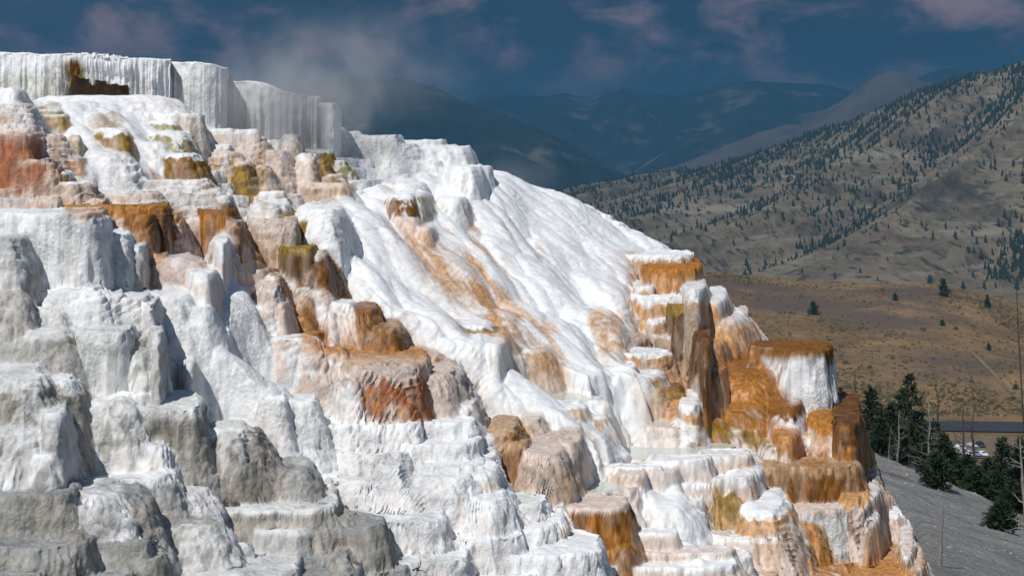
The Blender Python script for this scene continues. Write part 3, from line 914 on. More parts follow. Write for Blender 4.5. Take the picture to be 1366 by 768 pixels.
def split_mound():
    nr, nc = ownm.shape
    idx = np.arange(nr * nc, dtype=np.int32).reshape(nr, nc)
    quads = np.stack([idx[:-1, :-1], idx[:-1, 1:], idx[1:, 1:], idx[1:, :-1]], -1).reshape(-1, 4)
    labelled = [k for k, d in enumerate(D) if d[6]]
    own2 = ownm[:-1, :-1].copy()
    for k in labelled:
        cells = set(map(tuple, np.argwhere(own2 == k).tolist())); best = set()
        while cells:
            seed = cells.pop(); comp = {seed}; stack = [seed]
            while stack:
                a_, b_ = stack.pop()
                for nb in ((a_ + 1, b_), (a_ - 1, b_), (a_, b_ + 1), (a_, b_ - 1)):
                    if nb in cells: cells.discard(nb); comp.add(nb); stack.append(nb)
            if len(comp) > len(best): best = comp
        own2[own2 == k] = -1
        if best:
            bb = np.array(list(best)); own2[bb[:, 0], bb[:, 1]] = k
    fo = own2.reshape(-1)
    fo = np.where(np.isin(fo, labelled), fo, -1)
    V_ = P3.reshape(-1, 3); Cv = colm.reshape(-1, 3); Wv = wetm.reshape(-1)

    def piece(name, q, solid):
        used, inv = np.unique(q, return_inverse=True)
        q2 = inv.reshape(-1, 4).astype(np.int32)
        v = V_[used]; c = Cv[used]; w = Wv[used]
        if solid:                                       # closed below: skirt and underside
            e = np.concatenate([q2[:, [0, 1]], q2[:, [1, 2]], q2[:, [2, 3]], q2[:, [3, 0]]])
            key = np.sort(e, 1); kk = key[:, 0].astype(np.int64) * 10000000 + key[:, 1]
            un, fi, cnt = np.unique(kk, return_index=True, return_counts=True)
            be = e[fi[cnt == 1]]
            n = len(v)
            low = v.copy(); low[:, 2] = v[:, 2].min() - 0.05
            bq = q2[:, ::-1] + n
            bt = 2 * n
            ring = np.unique(be)
            mp = np.full(n, -1, dtype=np.int32); mp[ring] = np.arange(len(ring))
            r1 = v[ring]; r2 = low[ring]
            sq = np.stack([be[:, 1], be[:, 0], be[:, 0], be[:, 1]], -1)
            sq = np.stack([mp[be[:, 1]] + bt, mp[be[:, 0]] + bt, mp[be[:, 0]] + bt + len(ring), mp[be[:, 1]] + bt + len(ring)], -1)
            v = np.concatenate([v, low, r1, r2]); c = np.concatenate([c, c, c[ring], c[ring]]); w = np.concatenate([w, w, w[ring], w[ring]])
            q2 = np.concatenate([q2, bq, sq])
        return mesh_np(name, v, quads=q2, mat=M_TRAV, cols=c, wet=w)

    o = piece('travertine_terrain', quads[fo == -1], False)
    tag(o, kind='structure')
    for k in labelled:
        q = quads[fo == k]
        if len(q) < 30:
            print('TINY', D[k]); continue
        lab = D[k][6]
        nm = 'rock_slab' if 'slab' in lab else 'rock_boulder' if 'boulder' in lab else 'terrace_tier' if 'tier' in lab else \
            'rock_pillar' if 'pillar' in lab or 'column' in lab else 'terrace_ledge' if 'ledge' in lab else \
            'terrace_drum' if 'drum' in lab else 'rock_mound' if ('dome' in lab or 'mound' in lab or 'hump' in lab) else 'rock_block'
        tag(piece(nm, q, True), lab, nm.replace('_', ' '), None)


split_mound()


# ------------------------------------------------------------------ materials for the rest
def mat_noise(name, stops, scale=1.0, detail=8, rough=0.9, bump=0.0, bscale=8.0, stretch=(1, 1, 1), bdist=0.1, dist=0.0, spec=0.2):
    m = bpy.data.materials.new(name); m.use_nodes = True
    nt = m.node_tree; nd = nt.nodes; L = nt.links
    b = nd['Principled BSDF']; b.inputs['Roughness'].default_value = rough; b.inputs['Specular IOR Level'].default_value = spec
    g = N(nd, 'ShaderNodeNewGeometry')
    mp = N(nd, 'ShaderNodeMapping'); L.new(g.outputs['Position'], mp.inputs[0]); mp.inputs['Scale'].default_value = stretch
    n = N(nd, 'ShaderNodeTexNoise'); L.new(mp.outputs[0], n.inputs['Vector'])
    n.inputs['Scale'].default_value = scale; n.inputs['Detail'].default_value = detail; n.inputs['Roughness'].default_value = 0.62
    n.inputs['Distortion'].default_value = dist
    r = N(nd, 'ShaderNodeValToRGB'); L.new(n.outputs[0], r.inputs[0])
    e = r.color_ramp.elements
    while len(e) < len(stops): e.new(0.5)
    for i, (p, c) in enumerate(stops):
        e[i].position = p; e[i].color = (*c, 1)
    L.new(r.outputs[0], b.inputs['Base Color'])
    if bump:
        n2 = N(nd, 'ShaderNodeTexNoise'); L.new(g.outputs['Position'], n2.inputs['Vector'])
        n2.inputs['Scale'].default_value = bscale; n2.inputs['Detail'].default_value = 8; n2.inputs['Roughness'].default_value = 0.65
        bp = N(nd, 'ShaderNodeBump'); bp.inputs['Strength'].default_value = bump; bp.inputs['Distance'].default_value = bdist
        L.new(n2.outputs[0], bp.inputs['Height']); L.new(bp.outputs[0], b.inputs['Normal'])
    return m


def mix_second(m, stops, scale, lo, hi, stretch=(1, 1, 1), detail=6):
    """lays a second noise-driven colour over a material made by mat_noise"""
    nt = m.node_tree; nd = nt.nodes; L = nt.links; b = nd['Principled BSDF']
    src = b.inputs['Base Color'].links[0].from_socket
    g = N(nd, 'ShaderNodeNewGeometry')
    mp = N(nd, 'ShaderNodeMapping'); L.new(g.outputs['Position'], mp.inputs[0]); mp.inputs['Scale'].default_value = stretch
    n = N(nd, 'ShaderNodeTexNoise'); L.new(mp.outputs[0], n.inputs['Vector'])
    n.inputs['Scale'].default_value = scale; n.inputs['Detail'].default_value = detail; n.inputs['Roughness'].default_value = 0.65
    r = N(nd, 'ShaderNodeMapRange'); L.new(n.outputs[0], r.inputs[0]); r.inputs[1].default_value = lo; r.inputs[2].default_value = hi
    mx = N(nd, 'ShaderNodeMix', data_type='RGBA'); L.new(r.outputs[0], mx.inputs['Factor']); L.new(src, mx.inputs['A'])
    mx.inputs['B'].default_value = (*stops, 1)
    L.new(mx.outputs['Result'], b.inputs['Base Color'])


def plain(name, c, rough=0.6, metal=0.0, spec=0.5):
    return mat_noise(name, [(0.3, tuple(v * 0.9 for v in c)), (0.7, tuple(min(v * 1.08, 0.95) for v in c))], 3.0, rough=rough, spec=spec)


def grid_quads(nr, nc):
    idx = np.arange(nr * nc, dtype=np.int32).reshape(nr, nc)
    return np.stack([idx[:-1, :-1], idx[:-1, 1:], idx[1:, 1:], idx[1:, :-1]], -1).reshape(-1, 4)


# ------------------------------------------------------------------ pools on the terraces
M_POOL = mat_noise('pool_water', [(0.3, (0.42, 0.50, 0.46)), (0.6, (0.56, 0.58, 0.50)), (0.8, (0.62, 0.53, 0.42))], 1.2, rough=0.12, bump=0.12, bscale=6, bdist=0.03, spec=0.5)


def build_pools():
    nr, nc = ownm.shape
    idx = np.arange(nr * nc, dtype=np.int32).reshape(nr, nc)
    quads = np.stack([idx[:-1, :-1], idx[:-1, 1:], idx[1:, 1:], idx[1:, :-1]], -1).reshape(-1, 4)
    for mask, z in POOL_SHEETS:
        q = quads[mask.reshape(-1)[quads].all(1)]
        us, inv = np.unique(q, return_inverse=True)
        v = P3.reshape(-1, 3)[us].copy(); v[:, 2] = z
        tag(mesh_np('pool_water', v, quads=inv.reshape(-1, 4), mat=M_POOL), kind='structure')


build_pools()


# ------------------------------------------------------------------ hanging curtains and cliffs along the top edge
def curtain(name, label, cat, x0, x1, top, t0, bow, drop, cave=None, gray=0.0, pleat=0.05, seed=0, back=3.0):
    """top: [(px,row)...] rim line; drop: [(px,row)...] foot line; cave: (px0, px1, row of the hanging edge, depth)"""
    step = 0.8
    PX = np.arange(x0, x1 + 0.01, step); n = len(PX); u = U(PX)
    w = (PX - x0) / (x1 - x0)
    t = t0 + bow * (2 * w - 1) ** 2 + 0.5 * np.maximum(np.abs(2 * w - 1) - 0.95, 0) * 8 * 0.5
    xx = u * t
    ztop = V(np.interp(PX, [p[0] for p in top], [p[1] for p in top])) * t + 0.025 * noise2(xx * 2.2, t, seed + 1) + 0.05 * noise2(xx * 0.7, t, seed + 31) + 0.012 * noise2(xx * 9, t, seed + 32)
    zbot = V(np.interp(PX, [p[0] for p in drop], [p[1] for p in drop])) * t - 0.5
    fl = 0.6 * noise2(xx * 2.4, t * 0 + 3, seed + 2) + 0.55 * noise2(xx * 6.5, t * 0 + 7, seed + 3) + 0.35 * noise2(xx * 15, t * 0 + 5, seed + 4)
    if cave:
        ca, cb, row, dep = cave
        m = sstep(ca - 10, ca + 8, PX) * (1 - sstep(cb - 8, cb + 12, PX))
        zh = V(row) * t + 0.16 * noise2(xx * 1.0, t * 0 + 1.5, seed + 5) + 0.07 * noise2(xx * 5.5, t * 0 + 2.5, seed + 6) - 0.30 * np.maximum(noise2(xx * 4.2, t * 0 + 9, seed + 7) - 0.25, 0) * 2.5 + 0.20 * np.exp(-((PX - 96) / 14.0) ** 2)
        zh = np.minimum(zh, ztop - 0.25)
        zh = zh * m + zbot * (1 - m) if False else np.where(m > 0.02, zbot + (zh - zbot) * m, zbot)
    else:
        dep = 0.0; m = np.zeros(n); zh = zbot
    prof = []      # (t offset, z, colour kind)
    for k in range(4): prof.append((np.full(n, back * (1 - k / 4)), ztop - 0.02 * (4 - k) - 0.02, 0))
    prof.append((np.full(n, 0.05), ztop + 0.012, 0))
    prof.append((np.full(n, 0.0), ztop - 0.02, 0))
    NZ = 56
    for k in range(1, NZ + 1):
        f = k / NZ
        z = ztop + (zh - ztop) * f
        bulge = -pleat * fl * (0.35 + 1.3 * min(f * 2.5, 1)) - 0.10 * math.sin(math.pi * min(f * 1.4, 1))
        rag = 0.05 * noise3(xx * 3, np.full(n, 2.0), z * 2.2, seed + 8) + 0.03 * noise3(xx * 9, np.full(n, 2.0), z * 5, seed + 9)
        flare = 0.30 * max(f - 0.45, 0) ** 1.5 * (1 - m) * (ztop - zh)
        prof.append((bulge + rag - flare, z, 1 + f))
    if cave:
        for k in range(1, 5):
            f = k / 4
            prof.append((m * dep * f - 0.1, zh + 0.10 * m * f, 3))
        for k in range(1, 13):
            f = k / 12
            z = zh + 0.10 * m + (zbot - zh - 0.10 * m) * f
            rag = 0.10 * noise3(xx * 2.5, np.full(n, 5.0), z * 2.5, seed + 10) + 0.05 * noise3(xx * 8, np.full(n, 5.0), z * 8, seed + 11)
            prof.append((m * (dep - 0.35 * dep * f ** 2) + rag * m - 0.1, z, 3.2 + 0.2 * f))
    NP = len(prof)
    Vv = np.zeros((NP, n, 3)); cl = np.zeros((NP, n, 3)); wt = np.full((NP, n), 0.25)
    for i, (dt, z, kd) in enumerate(prof):
        tt = t + dt
        Vv[i, :, 0] = u * np.where(dt > 0.04, tt, t) if kd == 0 else u * t; Vv[i, :, 1] = tt; Vv[i, :, 2] = z
        st = np.clip(0.5 + 0.8 * noise2(xx * 4, z * 0.6, seed + 20) + 0.5 * noise2(xx * 12, z * 1.2, seed + 21), 0, 1)[:, None]
        c = C['W'] * (1 - 0.35 * st) + C['w'] * 0.35 * st
        if 1 <= kd <= 2 and cave:
            f = kd - 1
            br = np.clip(np.exp(-((PX - 98) / 17.0) ** 2) * 1.4 + 0.35 * np.exp(-((PX - 186) / 14.0) ** 2) + 0.25 * np.exp(-((PX - 72) / 10) ** 2), 0, 1) * sstep(0.05, 0.5, f) * np.clip(0.3 + st[:, 0], 0, 1)
            br = np.maximum(br, 0.3 * m * sstep(0.8, 1.0, f) * st[:, 0])
            c = c * (1 - br[:, None]) + (C['b'] * 0.55 + C['G'] * 0.3) * br[:, None]
        if 1 <= kd <= 2 and cave:
            lw = (sstep(0.25, 0.42, (kd - 1) + 0.10 * (st[:, 0] - 0.5)) * (1 - sstep(70, 100, PX)))[:, None]
            c = c * (1 - 0.6 * lw) + (C['g'] * 0.4 + C['y'] * 0.7) * 0.6 * lw
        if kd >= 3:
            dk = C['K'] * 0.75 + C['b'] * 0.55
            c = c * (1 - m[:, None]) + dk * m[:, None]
        if gray: c = c * (1 - gray) + C['y'] * gray
        cl[i] = c
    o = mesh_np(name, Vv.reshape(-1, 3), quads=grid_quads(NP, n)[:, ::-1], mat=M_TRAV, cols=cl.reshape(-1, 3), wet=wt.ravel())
    md = o.modifiers.new('body', 'SOLIDIFY'); md.thickness = 0.12; md.offset = -1
    return tag(o, label, cat)


curtain('icicle_curtain', 'long white icicle curtain under a flat rim, hanging over a dark brown hollow', 'icicle curtain',
        -130, 229, [(-130, 69), (0, 70), (120, 74), (228, 80)], 51.0, 1.2, [(-130, 140), (80, 140), (100, 150), (190, 140), (229, 135)],
        cave=(84, 178, 110, 1.3), seed=100, pleat=0.11)
curtain('icicle_curtain', 'shorter grey white curtain standing back in the steam, right of the long icicle curtain', 'icicle curtain',
        222, 304, [(222, 83), (280, 85), (304, 90)], 52.6, 0.7, [(222, 165), (304, 172)], gray=0.35, pleat=0.085, seed=130)
curtain('rock_cliff', 'smooth pale cliff with sloping top standing in the steam', 'rock cliff',
        296, 431, [(296, 108), (340, 108), (350, 110), (378, 122), (424, 129), (431, 134)], 54.0, 0.9, [(296, 190), (431, 205)], gray=0.15, pleat=0.15, seed=160)
curtain('rock_pillar', 'narrow ribbed white pillar right of the steaming cliff', 'rock pillar',
        428, 456, [(428, 138), (433, 137), (451, 137), (456, 150)], 53.2, 0.7, [(428, 205), (456, 210)], gray=0.1, pleat=0.05, seed=190, back=1.2)

# ------------------------------------------------------------------ dry slope, valley floor and sage knoll
GA, GB, GC = -5.8, -0.318, -0.0618
KN = np.array([(-900, 340), (600, 352), (940, 362), (1000, 367), (1060, 373), (1100, 377), (1240, 378), (1290, 386), (1330, 396), (1366, 405), (1500, 430), (2300, 470)], dtype=np.float64)
VALLEY = -100.0


def ridge_t(u):
    px = u * F + 683
    vr = -0.1847 + (px - 1160) * (-0.2262 + 0.1847) / 206.0
    den = vr - GB * u - GC
    den = np.minimum(den, -0.045)
    return np.clip(GA / den, 84, 122)


def ground_z(u, t):
    tr = ridge_t(u)
    zr = GA + GB * u * tr + GC * tr
    z = np.where(t < tr, GA + GB * u * t + GC * t, zr - 0.24 * (t - tr) - 0.10 * (1 - np.exp(-np.maximum(t - tr, 0) / 6.0)) * 8)
    z = z + 0.25 * noise2(u * t * 0.12, t * 0.12, 301) * sstep(45, 60, t) + 0.12 * noise2(u * t * 0.5, t * 0.5, 302)
    z = smax(z, VALLEY + 0 * t, 8.0)
    px = u * F + 683
    zc = np.interp(px, KN[:, 0], KN[:, 1]); zc = V(zc) * 1000.0
    s = sstep(600, 1000, t)
    kn = VALLEY + (zc - VALLEY) * s
    bump = 2.2 * fbm2(u * t * 0.008, t * 0.008, 3, 303) * sstep(620, 720, t) * (1 - sstep(900, 990, t))
    z = np.where(t > 600, kn + bump, z)
    return z - np.maximum(t - 1000, 0) * 0.12


M_DRY = mat_noise('dry_sinter', [(0.30, (0.20, 0.20, 0.195)), (0.5, (0.29, 0.29, 0.28)), (0.72, (0.40, 0.395, 0.38))], 0.55, detail=10, bump=1.0, bscale=3.0, stretch=(0.6, 1.3, 1), bdist=0.5, dist=0.4)
mix_second(M_DRY, (0.55, 0.54, 0.52), 1.1, 0.60, 0.72, (0.35, 1.8, 1))
mix_second(M_DRY, (0.16, 0.125, 0.09), 0.09, 0.56, 0.70)
M_SAGE = mat_noise('sage_land', [(0.28, (0.12, 0.080, 0.036)), (0.5, (0.205, 0.130, 0.060)), (0.72, (0.30, 0.195, 0.092))], 0.02, detail=12, bump=0.6, bscale=0.25, bdist=1.5)
mix_second(M_SAGE, (0.070, 0.052, 0.028), 0.16, 0.50, 0.70, detail=10)
mix_second(M_SAGE, (0.115, 0.082, 0.060), 0.006, 0.50, 0.60)
mix_second(M_SAGE, (0.31, 0.195, 0.085), 0.013, 0.56, 0.70)


def build_ground():
    PX = np.arange(-900, 2300, 6.0); u = U(PX)
    t = np.concatenate([np.linspace(36, 130, 220), np.geomspace(131, 1600, 240)])
    Tm = np.broadcast_to(t[:, None], (len(t), len(PX))); Um = np.broadcast_to(u[None, :], Tm.shape)
    Zm = ground_z(Um, Tm)
    # keep the dry slope well under the mound
    inm = sstep(1235, 1180, PX)[None, :] * sstep(75, 55, Tm)
    Zm = Zm - inm * 6.0
    P = np.stack([Um * Tm, Tm, Zm], -1).reshape(-1, 3)
    q = grid_quads(len(t), len(PX))
    tq = Tm.reshape(-1)[q].mean(1); uq = Um.reshape(-1)[q].mean(1)
    near = tq < ridge_t(uq) + 22
    for nm, mk, mt in (('travertine_slope', near, M_DRY), ('valley_ground', ~near, M_SAGE)):
        qq = q[mk]; us, inv = np.unique(qq, return_inverse=True)
        tag(mesh_np(nm, P[us], quads=inv.reshape(-1, 4), mat=mt), kind='structure')


build_ground()


def gz(px, t):
    return float(ground_z(np.array([U(px)]), np.array([float(t)]))[0])


# road and car park on the valley floor
M_ASPH = mat_noise('asphalt', [(0.3, (0.035, 0.037, 0.042)), (0.7, (0.055, 0.056, 0.062))], 0.4)
M_LOT = mat_noise('gravel', [(0.3, (0.12, 0.09, 0.06)), (0.7, (0.20, 0.15, 0.10))], 0.3)


def strip(name, pts, width, mat, dz, kind='structure'):
    P = np.array(pts, dtype=float)
    d = np.gradient(P, axis=0); d /= np.linalg.norm(d, axis=1, keepdims=True)
    nrm = np.stack([-d[:, 1], d[:, 0]], -1)
    m = 5
    Vv = []
    for k in range(m):
        w = (k / (m - 1) - 0.5) * width
        xy = P + nrm * w
        z = ground_z(xy[:, 0] / xy[:, 1], xy[:, 1]) + dz
        Vv.append(np.stack([xy[:, 0], xy[:, 1], z], -1))
    Vv = np.stack(Vv, 1)
    q = grid_quads(len(P), m)[:, ::-1]
    o = mesh_np(name, Vv.reshape(-1, 3), quads=q, mat=mat)
    return tag(o, kind=kind)


rp = [(60 + 6 * k, 597 - 0.10 * 6 * k - 0.0004 * (6 * k - 120) ** 2) for k in range(60)]
strip('road', rp, 22, M_ASPH, 0.45)
strip('parking_lot', [(110 + 5 * k, 551 - 0.5 * k) for k in range(20)], 40, M_LOT, 0.35)
strip('dirt_path', [((U(1366 - 70 * f)) * (640 + 120 * f), 640 + 120 * f) for f in np.linspace(-0.6, 1.0, 50)], 2.2, plain('pale_dirt', (0.20, 0.145, 0.085)), 0.35)

# ------------------------------------------------------------------ the big hill and the far ranges
HC = np.array([(-900, 300), (600, 285), (700, 266), (760, 253), (820, 242), (880, 234), (940, 224), (990, 213), (1030, 202), (1080, 181), (1130, 162),
               (1180, 143), (1230, 123), (1280, 108), (1330, 93), (1366, 80), (1450, 55), (1700, 10), (2300, -60)], dtype=np.float64)
HB, HZ = 1500.0, -150.0


def hill_tc(px): return np.interp(px, [600, 900, 1366, 2300], [4200, 3700, 2900, 2600])


def hill_z(u, t):
    px = u * F + 683
    tc = hill_tc(px); zc = V(np.interp(px, HC[:, 0], HC[:, 1])) * tc
    s = np.clip((t - HB) / (tc - HB), 0, 1)
    z = HZ + (zc - HZ) * s ** 1.15
    x = u * t
    # spurs and gullies running up to the right
    cs, sn = math.cos(math.radians(33)), math.sin(math.radians(33))
    al = x * sn + t * cs; ac = x * cs - t * sn
    wv = noise2(al * 0.0005, ac * 0.002, 401)
    g4 = 1 - np.abs(noise2(al * 0.0007, ac * 0.036 + 0.5 * wv, 406)) * 1.6
    g1 = 1 - np.abs(noise2(al * 0.00018, ac * 0.0052 + 0.25 * wv, 402)) * 1.6
    g2 = 1 - np.abs(noise2(al * 0.00035, ac * 0.015 + 0.3 * wv, 403)) * 1.6
    g3 = fbm2(x * 0.012, t * 0.008, 4, 404)
    amp = sstep(0, 0.25, s) * (1 - 0.75 * sstep(0.85, 1.0, s))
    z = z + amp * (42 * (g1 - 0.55) + 20 * (g2 - 0.55) + 7 * (g4 - 0.55) + 1.5 * g3) + 3.0 * noise2(x * 0.02, t * 0.02, 405) * sstep(0.8, 1, s)
    return np.where(t > tc, zc - (t - tc) * 0.25 + 0 * z, z), g1, s


M_HILL = mat_noise('hillside', [(0.30, (0.105, 0.085, 0.055)), (0.5, (0.18, 0.145, 0.095)), (0.7, (0.26, 0.21, 0.14))], 0.012, detail=12, bump=0.7, bscale=0.05, bdist=9.0)
mix_second(M_HILL, (0.29, 0.255, 0.19), 0.020, 0.52, 0.66, (0.10, 0.10, 2.6), detail=8)
mix_second(M_HILL, (0.120, 0.082, 0.062), 0.0035, 0.60, 0.70, (1, 1, 2.5))
mix_second(M_HILL, (0.050, 0.048, 0.034), 0.05, 0.53, 0.62, detail=11)
mix_second(M_HILL, (0.065, 0.058, 0.042), 0.006, 0.55, 0.66, (1.0, 0.35, 1.0), detail=9)


def build_hill():
    PX = np.arange(420, 1900, 4.0); u = U(PX)
    t = np.concatenate([np.linspace(HB, 4300, 420)])
    Tm = np.broadcast_to(t[:, None], (len(t), len(PX))); Um = np.broadcast_to(u[None, :], Tm.shape)
    Zm, g, s_ = hill_z(Um, Tm)
    P = np.stack([Um * Tm, Tm, Zm], -1).reshape(-1, 3)
    tag(mesh_np('hill', P, quads=grid_quads(len(t), len(PX)), mat=M_HILL), kind='structure')


build_hill()

M_FOREST = mat_noise('forested_slope', [(0.38, (0.016, 0.026, 0.024)), (0.55, (0.030, 0.042, 0.036)), (0.66, (0.16, 0.135, 0.10))], 0.0035, detail=11, bump=0.6, bscale=0.006, bdist=60)
M_BARE = mat_noise('bare_slope', [(0.35, (0.085, 0.07, 0.062)), (0.55, (0.135, 0.11, 0.095)), (0.70, (0.05, 0.055, 0.045))], 0.003, detail=11, bump=0.6, bscale=0.006, bdist=60)


def mountain(crest, tc, depth, zbase, mat, seed, rough=1.0):
    crest = np.array(crest, dtype=float)
    PX = np.arange(crest[0, 0], crest[-1, 0] + 1, 4.0); u = U(PX)
    s = np.linspace(-1, 1, 161)
    sc = tc / 7000.0
    row = np.interp(PX, crest[:, 0], crest[:, 1])
    k = np.array([1, 2, 3, 2, 1.0]); k /= k.sum()
    row = np.convolve(np.pad(row, 2, mode='edge'), k, 'valid')
    zc = V(row) * tc
    Tm = tc + depth * s[:, None] + 0 * u[None, :]
    Um = np.broadcast_to(u[None, :], Tm.shape); X = Um * Tm
    a = np.abs(s)[:, None]
    prof = (1 - a ** 1.25)
    Z = zbase + (zc[None, :] - zbase) * prof
    x1 = X / 900 / sc; y1 = Tm / 900 / sc
    w = noise2(x1 * 0.5, y1 * 0.5, seed)
    g = (1 - 1.7 * np.abs(noise2(x1 * 1.1 + 0.5 * w, y1 * 0.45, seed + 1))) * 0.6 + (1 - 1.7 * np.abs(noise2(x1 * 2.6, y1 * 1.2, seed + 2))) * 0.3 + 0.25 * fbm2(x1 * 6, y1 * 6, 3, seed + 3)
    env = sstep(0, 0.35, a) * sstep(1, 0.7, a)
    Z = Z + env * 95 * sc * rough * (g - 0.4) + (1 - env) * 5 * sc * fbm2(x1 * 9, y1 * 9, 3, seed + 4)
    P = np.stack([X, Tm, Z], -1).reshape(-1, 3)
    tag(mesh_np('mountain', P, quads=grid_quads(len(s), len(PX)), mat=mat), kind='structure')


mountain([(-700, 180), (0, 150), (200, 135), (320, 124), (400, 116), (440, 106), (500, 100), (545, 107), (585, 119), (625, 139), (680, 156), (735, 178), (790, 208), (840, 236), (900, 262), (960, 290)],
         5600, 1700, -300, M_FOREST, 501)
mountain([(300, 170), (520, 160), (600, 140), (632, 132), (660, 118), (692, 127), (722, 129), (750, 124), (772, 130), (802, 125), (826, 117), (852, 126), (900, 126), (940, 121), (985, 108), (1040, 110), (1100, 113), (1150, 125), (1210, 150), (1400, 180), (1800, 200)],
         10000, 2400, -400, M_FOREST, 521, 1.2)
mountain([(800, 262), (850, 226), (900, 192), (945, 171), (1000, 157), (1035, 163), (1075, 182), (1110, 205), (1160, 240)],
         7600, 1200, -350, M_FOREST, 541)
mountain([(760, 262), (830, 240), (900, 222), (960, 198), (1010, 178), (1050, 165), (1090, 170), (1160, 200)],
         6200, 900, -300, M_BARE, 561, 0.7)
mountain([(1030, 190), (1080, 158), (1120, 136), (1150, 114), (1172, 99), (1188, 95), (1204, 98), (1235, 109), (1290, 128), (1400, 160)],
         6600, 1200, -350, M_BARE, 581, 0.6)
mountain([(1120, 150), (1200, 118), (1240, 97), (1262, 91), (1300, 91), (1350, 99), (1450, 120), (1700, 150)],
         11000, 1800, -400, M_FOREST, 601)
# plain that carries the land out past the ranges
tag(mesh_np('far_plain', np.array([(-16000, 1300, -262), (16000, 1300, -262), (16000, 15000, -420), (-16000, 15000, -420)], dtype=float), quads=np.array([(0, 1, 2, 3)]), mat=M_FOREST), kind='structure')


# ------------------------------------------------------------------ trees
M_NEED = mat_noise('pine_needles', [(0.3, (0.012, 0.022, 0.010)), (0.6, (0.030, 0.046, 0.018)), (0.8, (0.055, 0.070, 0.026))], 1.6, rough=0.75)
M_FARN = mat_noise('far_conifer', [(0.3, (0.016, 0.026, 0.017)), (0.7, (0.036, 0.046, 0.028))], 0.05, rough=0.9)
M_BARK = mat_noise('bark', [(0.3, (0.06, 0.045, 0.035)), (0.7, (0.13, 0.10, 0.08))], 4.0)
M_DEAD = mat_noise('dead_wood', [(0.3, (0.13, 0.12, 0.11)), (0.7, (0.30, 0.28, 0.25))], 3.0)
M_DARKW = mat_noise('dark_dead_wood', [(0.3, (0.035, 0.032, 0.03)), (0.7, (0.09, 0.08, 0.07))], 3.0)


class MB:
    def __init__(s): s.v = []; s.f = []

    def tube(s, pts, rads, n=6):
        base = len(s.v)
        pts = [Vector(p) for p in pts]
        for i, p in enumerate(pts):
            d = (pts[min(i + 1, len(pts) - 1)] - pts[max(i - 1, 0)]).normalized()
            a = d.orthogonal().normalized(); b = d.cross(a)
            for k in range(n):
                th = 2 * math.pi * k / n
                s.v.append(p + (a * math.cos(th) + b * math.sin(th)) * rads[i])
        for i in range(len(pts) - 1):
            for k in range(n):
                a0 = base + i * n + k; a1 = base + i * n + (k + 1) % n
                s.f.append((a0, a1, a1 + n, a0 + n))
        s.f.append(tuple(base + k for k in range(n))[::-1])
        s.f.append(tuple(base + (len(pts) - 1) * n + k for k in range(n)))

    def tri(s, a, b, c):
        i = len(s.v); s.v += [a, b, c]; s.f.append((i, i + 1, i + 2))

    def build(s, name, mat, parent=None, smooth=False):
        me = bpy.data.meshes.new(name); me.from_pydata([tuple(v) for v in s.v], [], s.f); me.update()
        if smooth: me.polygons.foreach_set('use_smooth', [True] * len(me.polygons))
        me.materials.append(mat)
        o = bpy.data.objects.new(name, me); COL.objects.link(o)
        if parent: o.parent = parent
        return o


def empty(name, loc, label, cat, group=None):
    o = bpy.data.objects.new(name, None); COL.objects.link(o); o.location = loc
    o.empty_display_size = 0.3
    return tag(o, label, cat, group)


def pine(loc, h, r, label, seed, dens=1.0, group=None, bushy=0.5, lean=0.0):
    rd = random.Random(seed)
    root = empty('pine_tree', loc, label, 'pine tree', group)
    tr = MB(); tr.tube([(0, 0, -1.5), (lean * 0.3, 0, h * 0.45), (lean, 0, h * 0.97)], [h * 0.022, h * 0.014, h * 0.003], 7); tr.build('trunk', M_BARK, root, True)
    m = MB()
    nb = int(95 * dens)
    for b in range(nb):
        f = (b + rd.random()) / nb
        z = h * (0.06 + 0.92 * f)
        prof = (1 - f) ** 0.75 * (0.55 + 0.45 * math.sin(min(f * 3.4 + 0.5, 1.6)))
        ln = r * prof * rd.uniform(0.55, 1.15) + 0.12
        th = rd.random() * 2 * math.pi
        droop = rd.uniform(-0.15, 0.30)
        dx, dy = math.cos(th), math.sin(th)
        cx = lean * (z / h)
        nt = max(8, int(34 * ln / max(r, 0.5) * (0.6 + bushy)))
        for k in range(nt):
            g = rd.random() ** 0.65
            wob = 0.16 * ln + 0.10
            p = Vector((cx + dx * ln * g + rd.gauss(0, wob * 0.6), dy * ln * g + rd.gauss(0, wob * 0.6), z + droop * ln * g + rd.gauss(0, wob * 0.45)))
            sz = rd.uniform(0.14, 0.36) * (0.5 + h / 20)
            d = Vector((dx * 0.8 + rd.gauss(0, 0.5), dy * 0.8 + rd.gauss(0, 0.5), rd.gauss(0.35, 0.4))).normalized()
            sd = d.orthogonal().normalized()
            sd = (sd * math.cos(rd.random() * 6.28) + d.cross(sd) * math.sin(rd.random() * 6.28))
            m.tri(p - sd * sz * 0.38, p + sd * sz * 0.38, p + d * sz * 1.5)
    m.build('crown', M_NEED, root)
    return root


def limb(m, p, d, ln, rad, rd, depth, droop=0.0, kink=0.22):
    pts = [Vector(p)]; rads = [rad]; n = 5
    d = Vector(d).normalized()
    for k in range(n):
        d = (d + Vector((rd.gauss(0, kink), rd.gauss(0, kink), rd.gauss(0, kink) - droop))).normalized()
        pts.append(pts[-1] + d * ln / n); rads.append(rad * (1 - 0.85 * (k + 1) / n))
    m.tube(pts, rads, 5)
    if depth > 0:
        for k in range(rd.randint(2, 4)):
            i = rd.randint(1, n - 1)
            sd = (d + Vector((rd.gauss(0, 0.8), rd.gauss(0, 0.8), rd.gauss(0.1, 0.6)))).normalized()
            limb(m, pts[i], sd, ln * rd.uniform(0.35, 0.6), rads[i] * 0.65, rd, depth - 1, droop, kink)


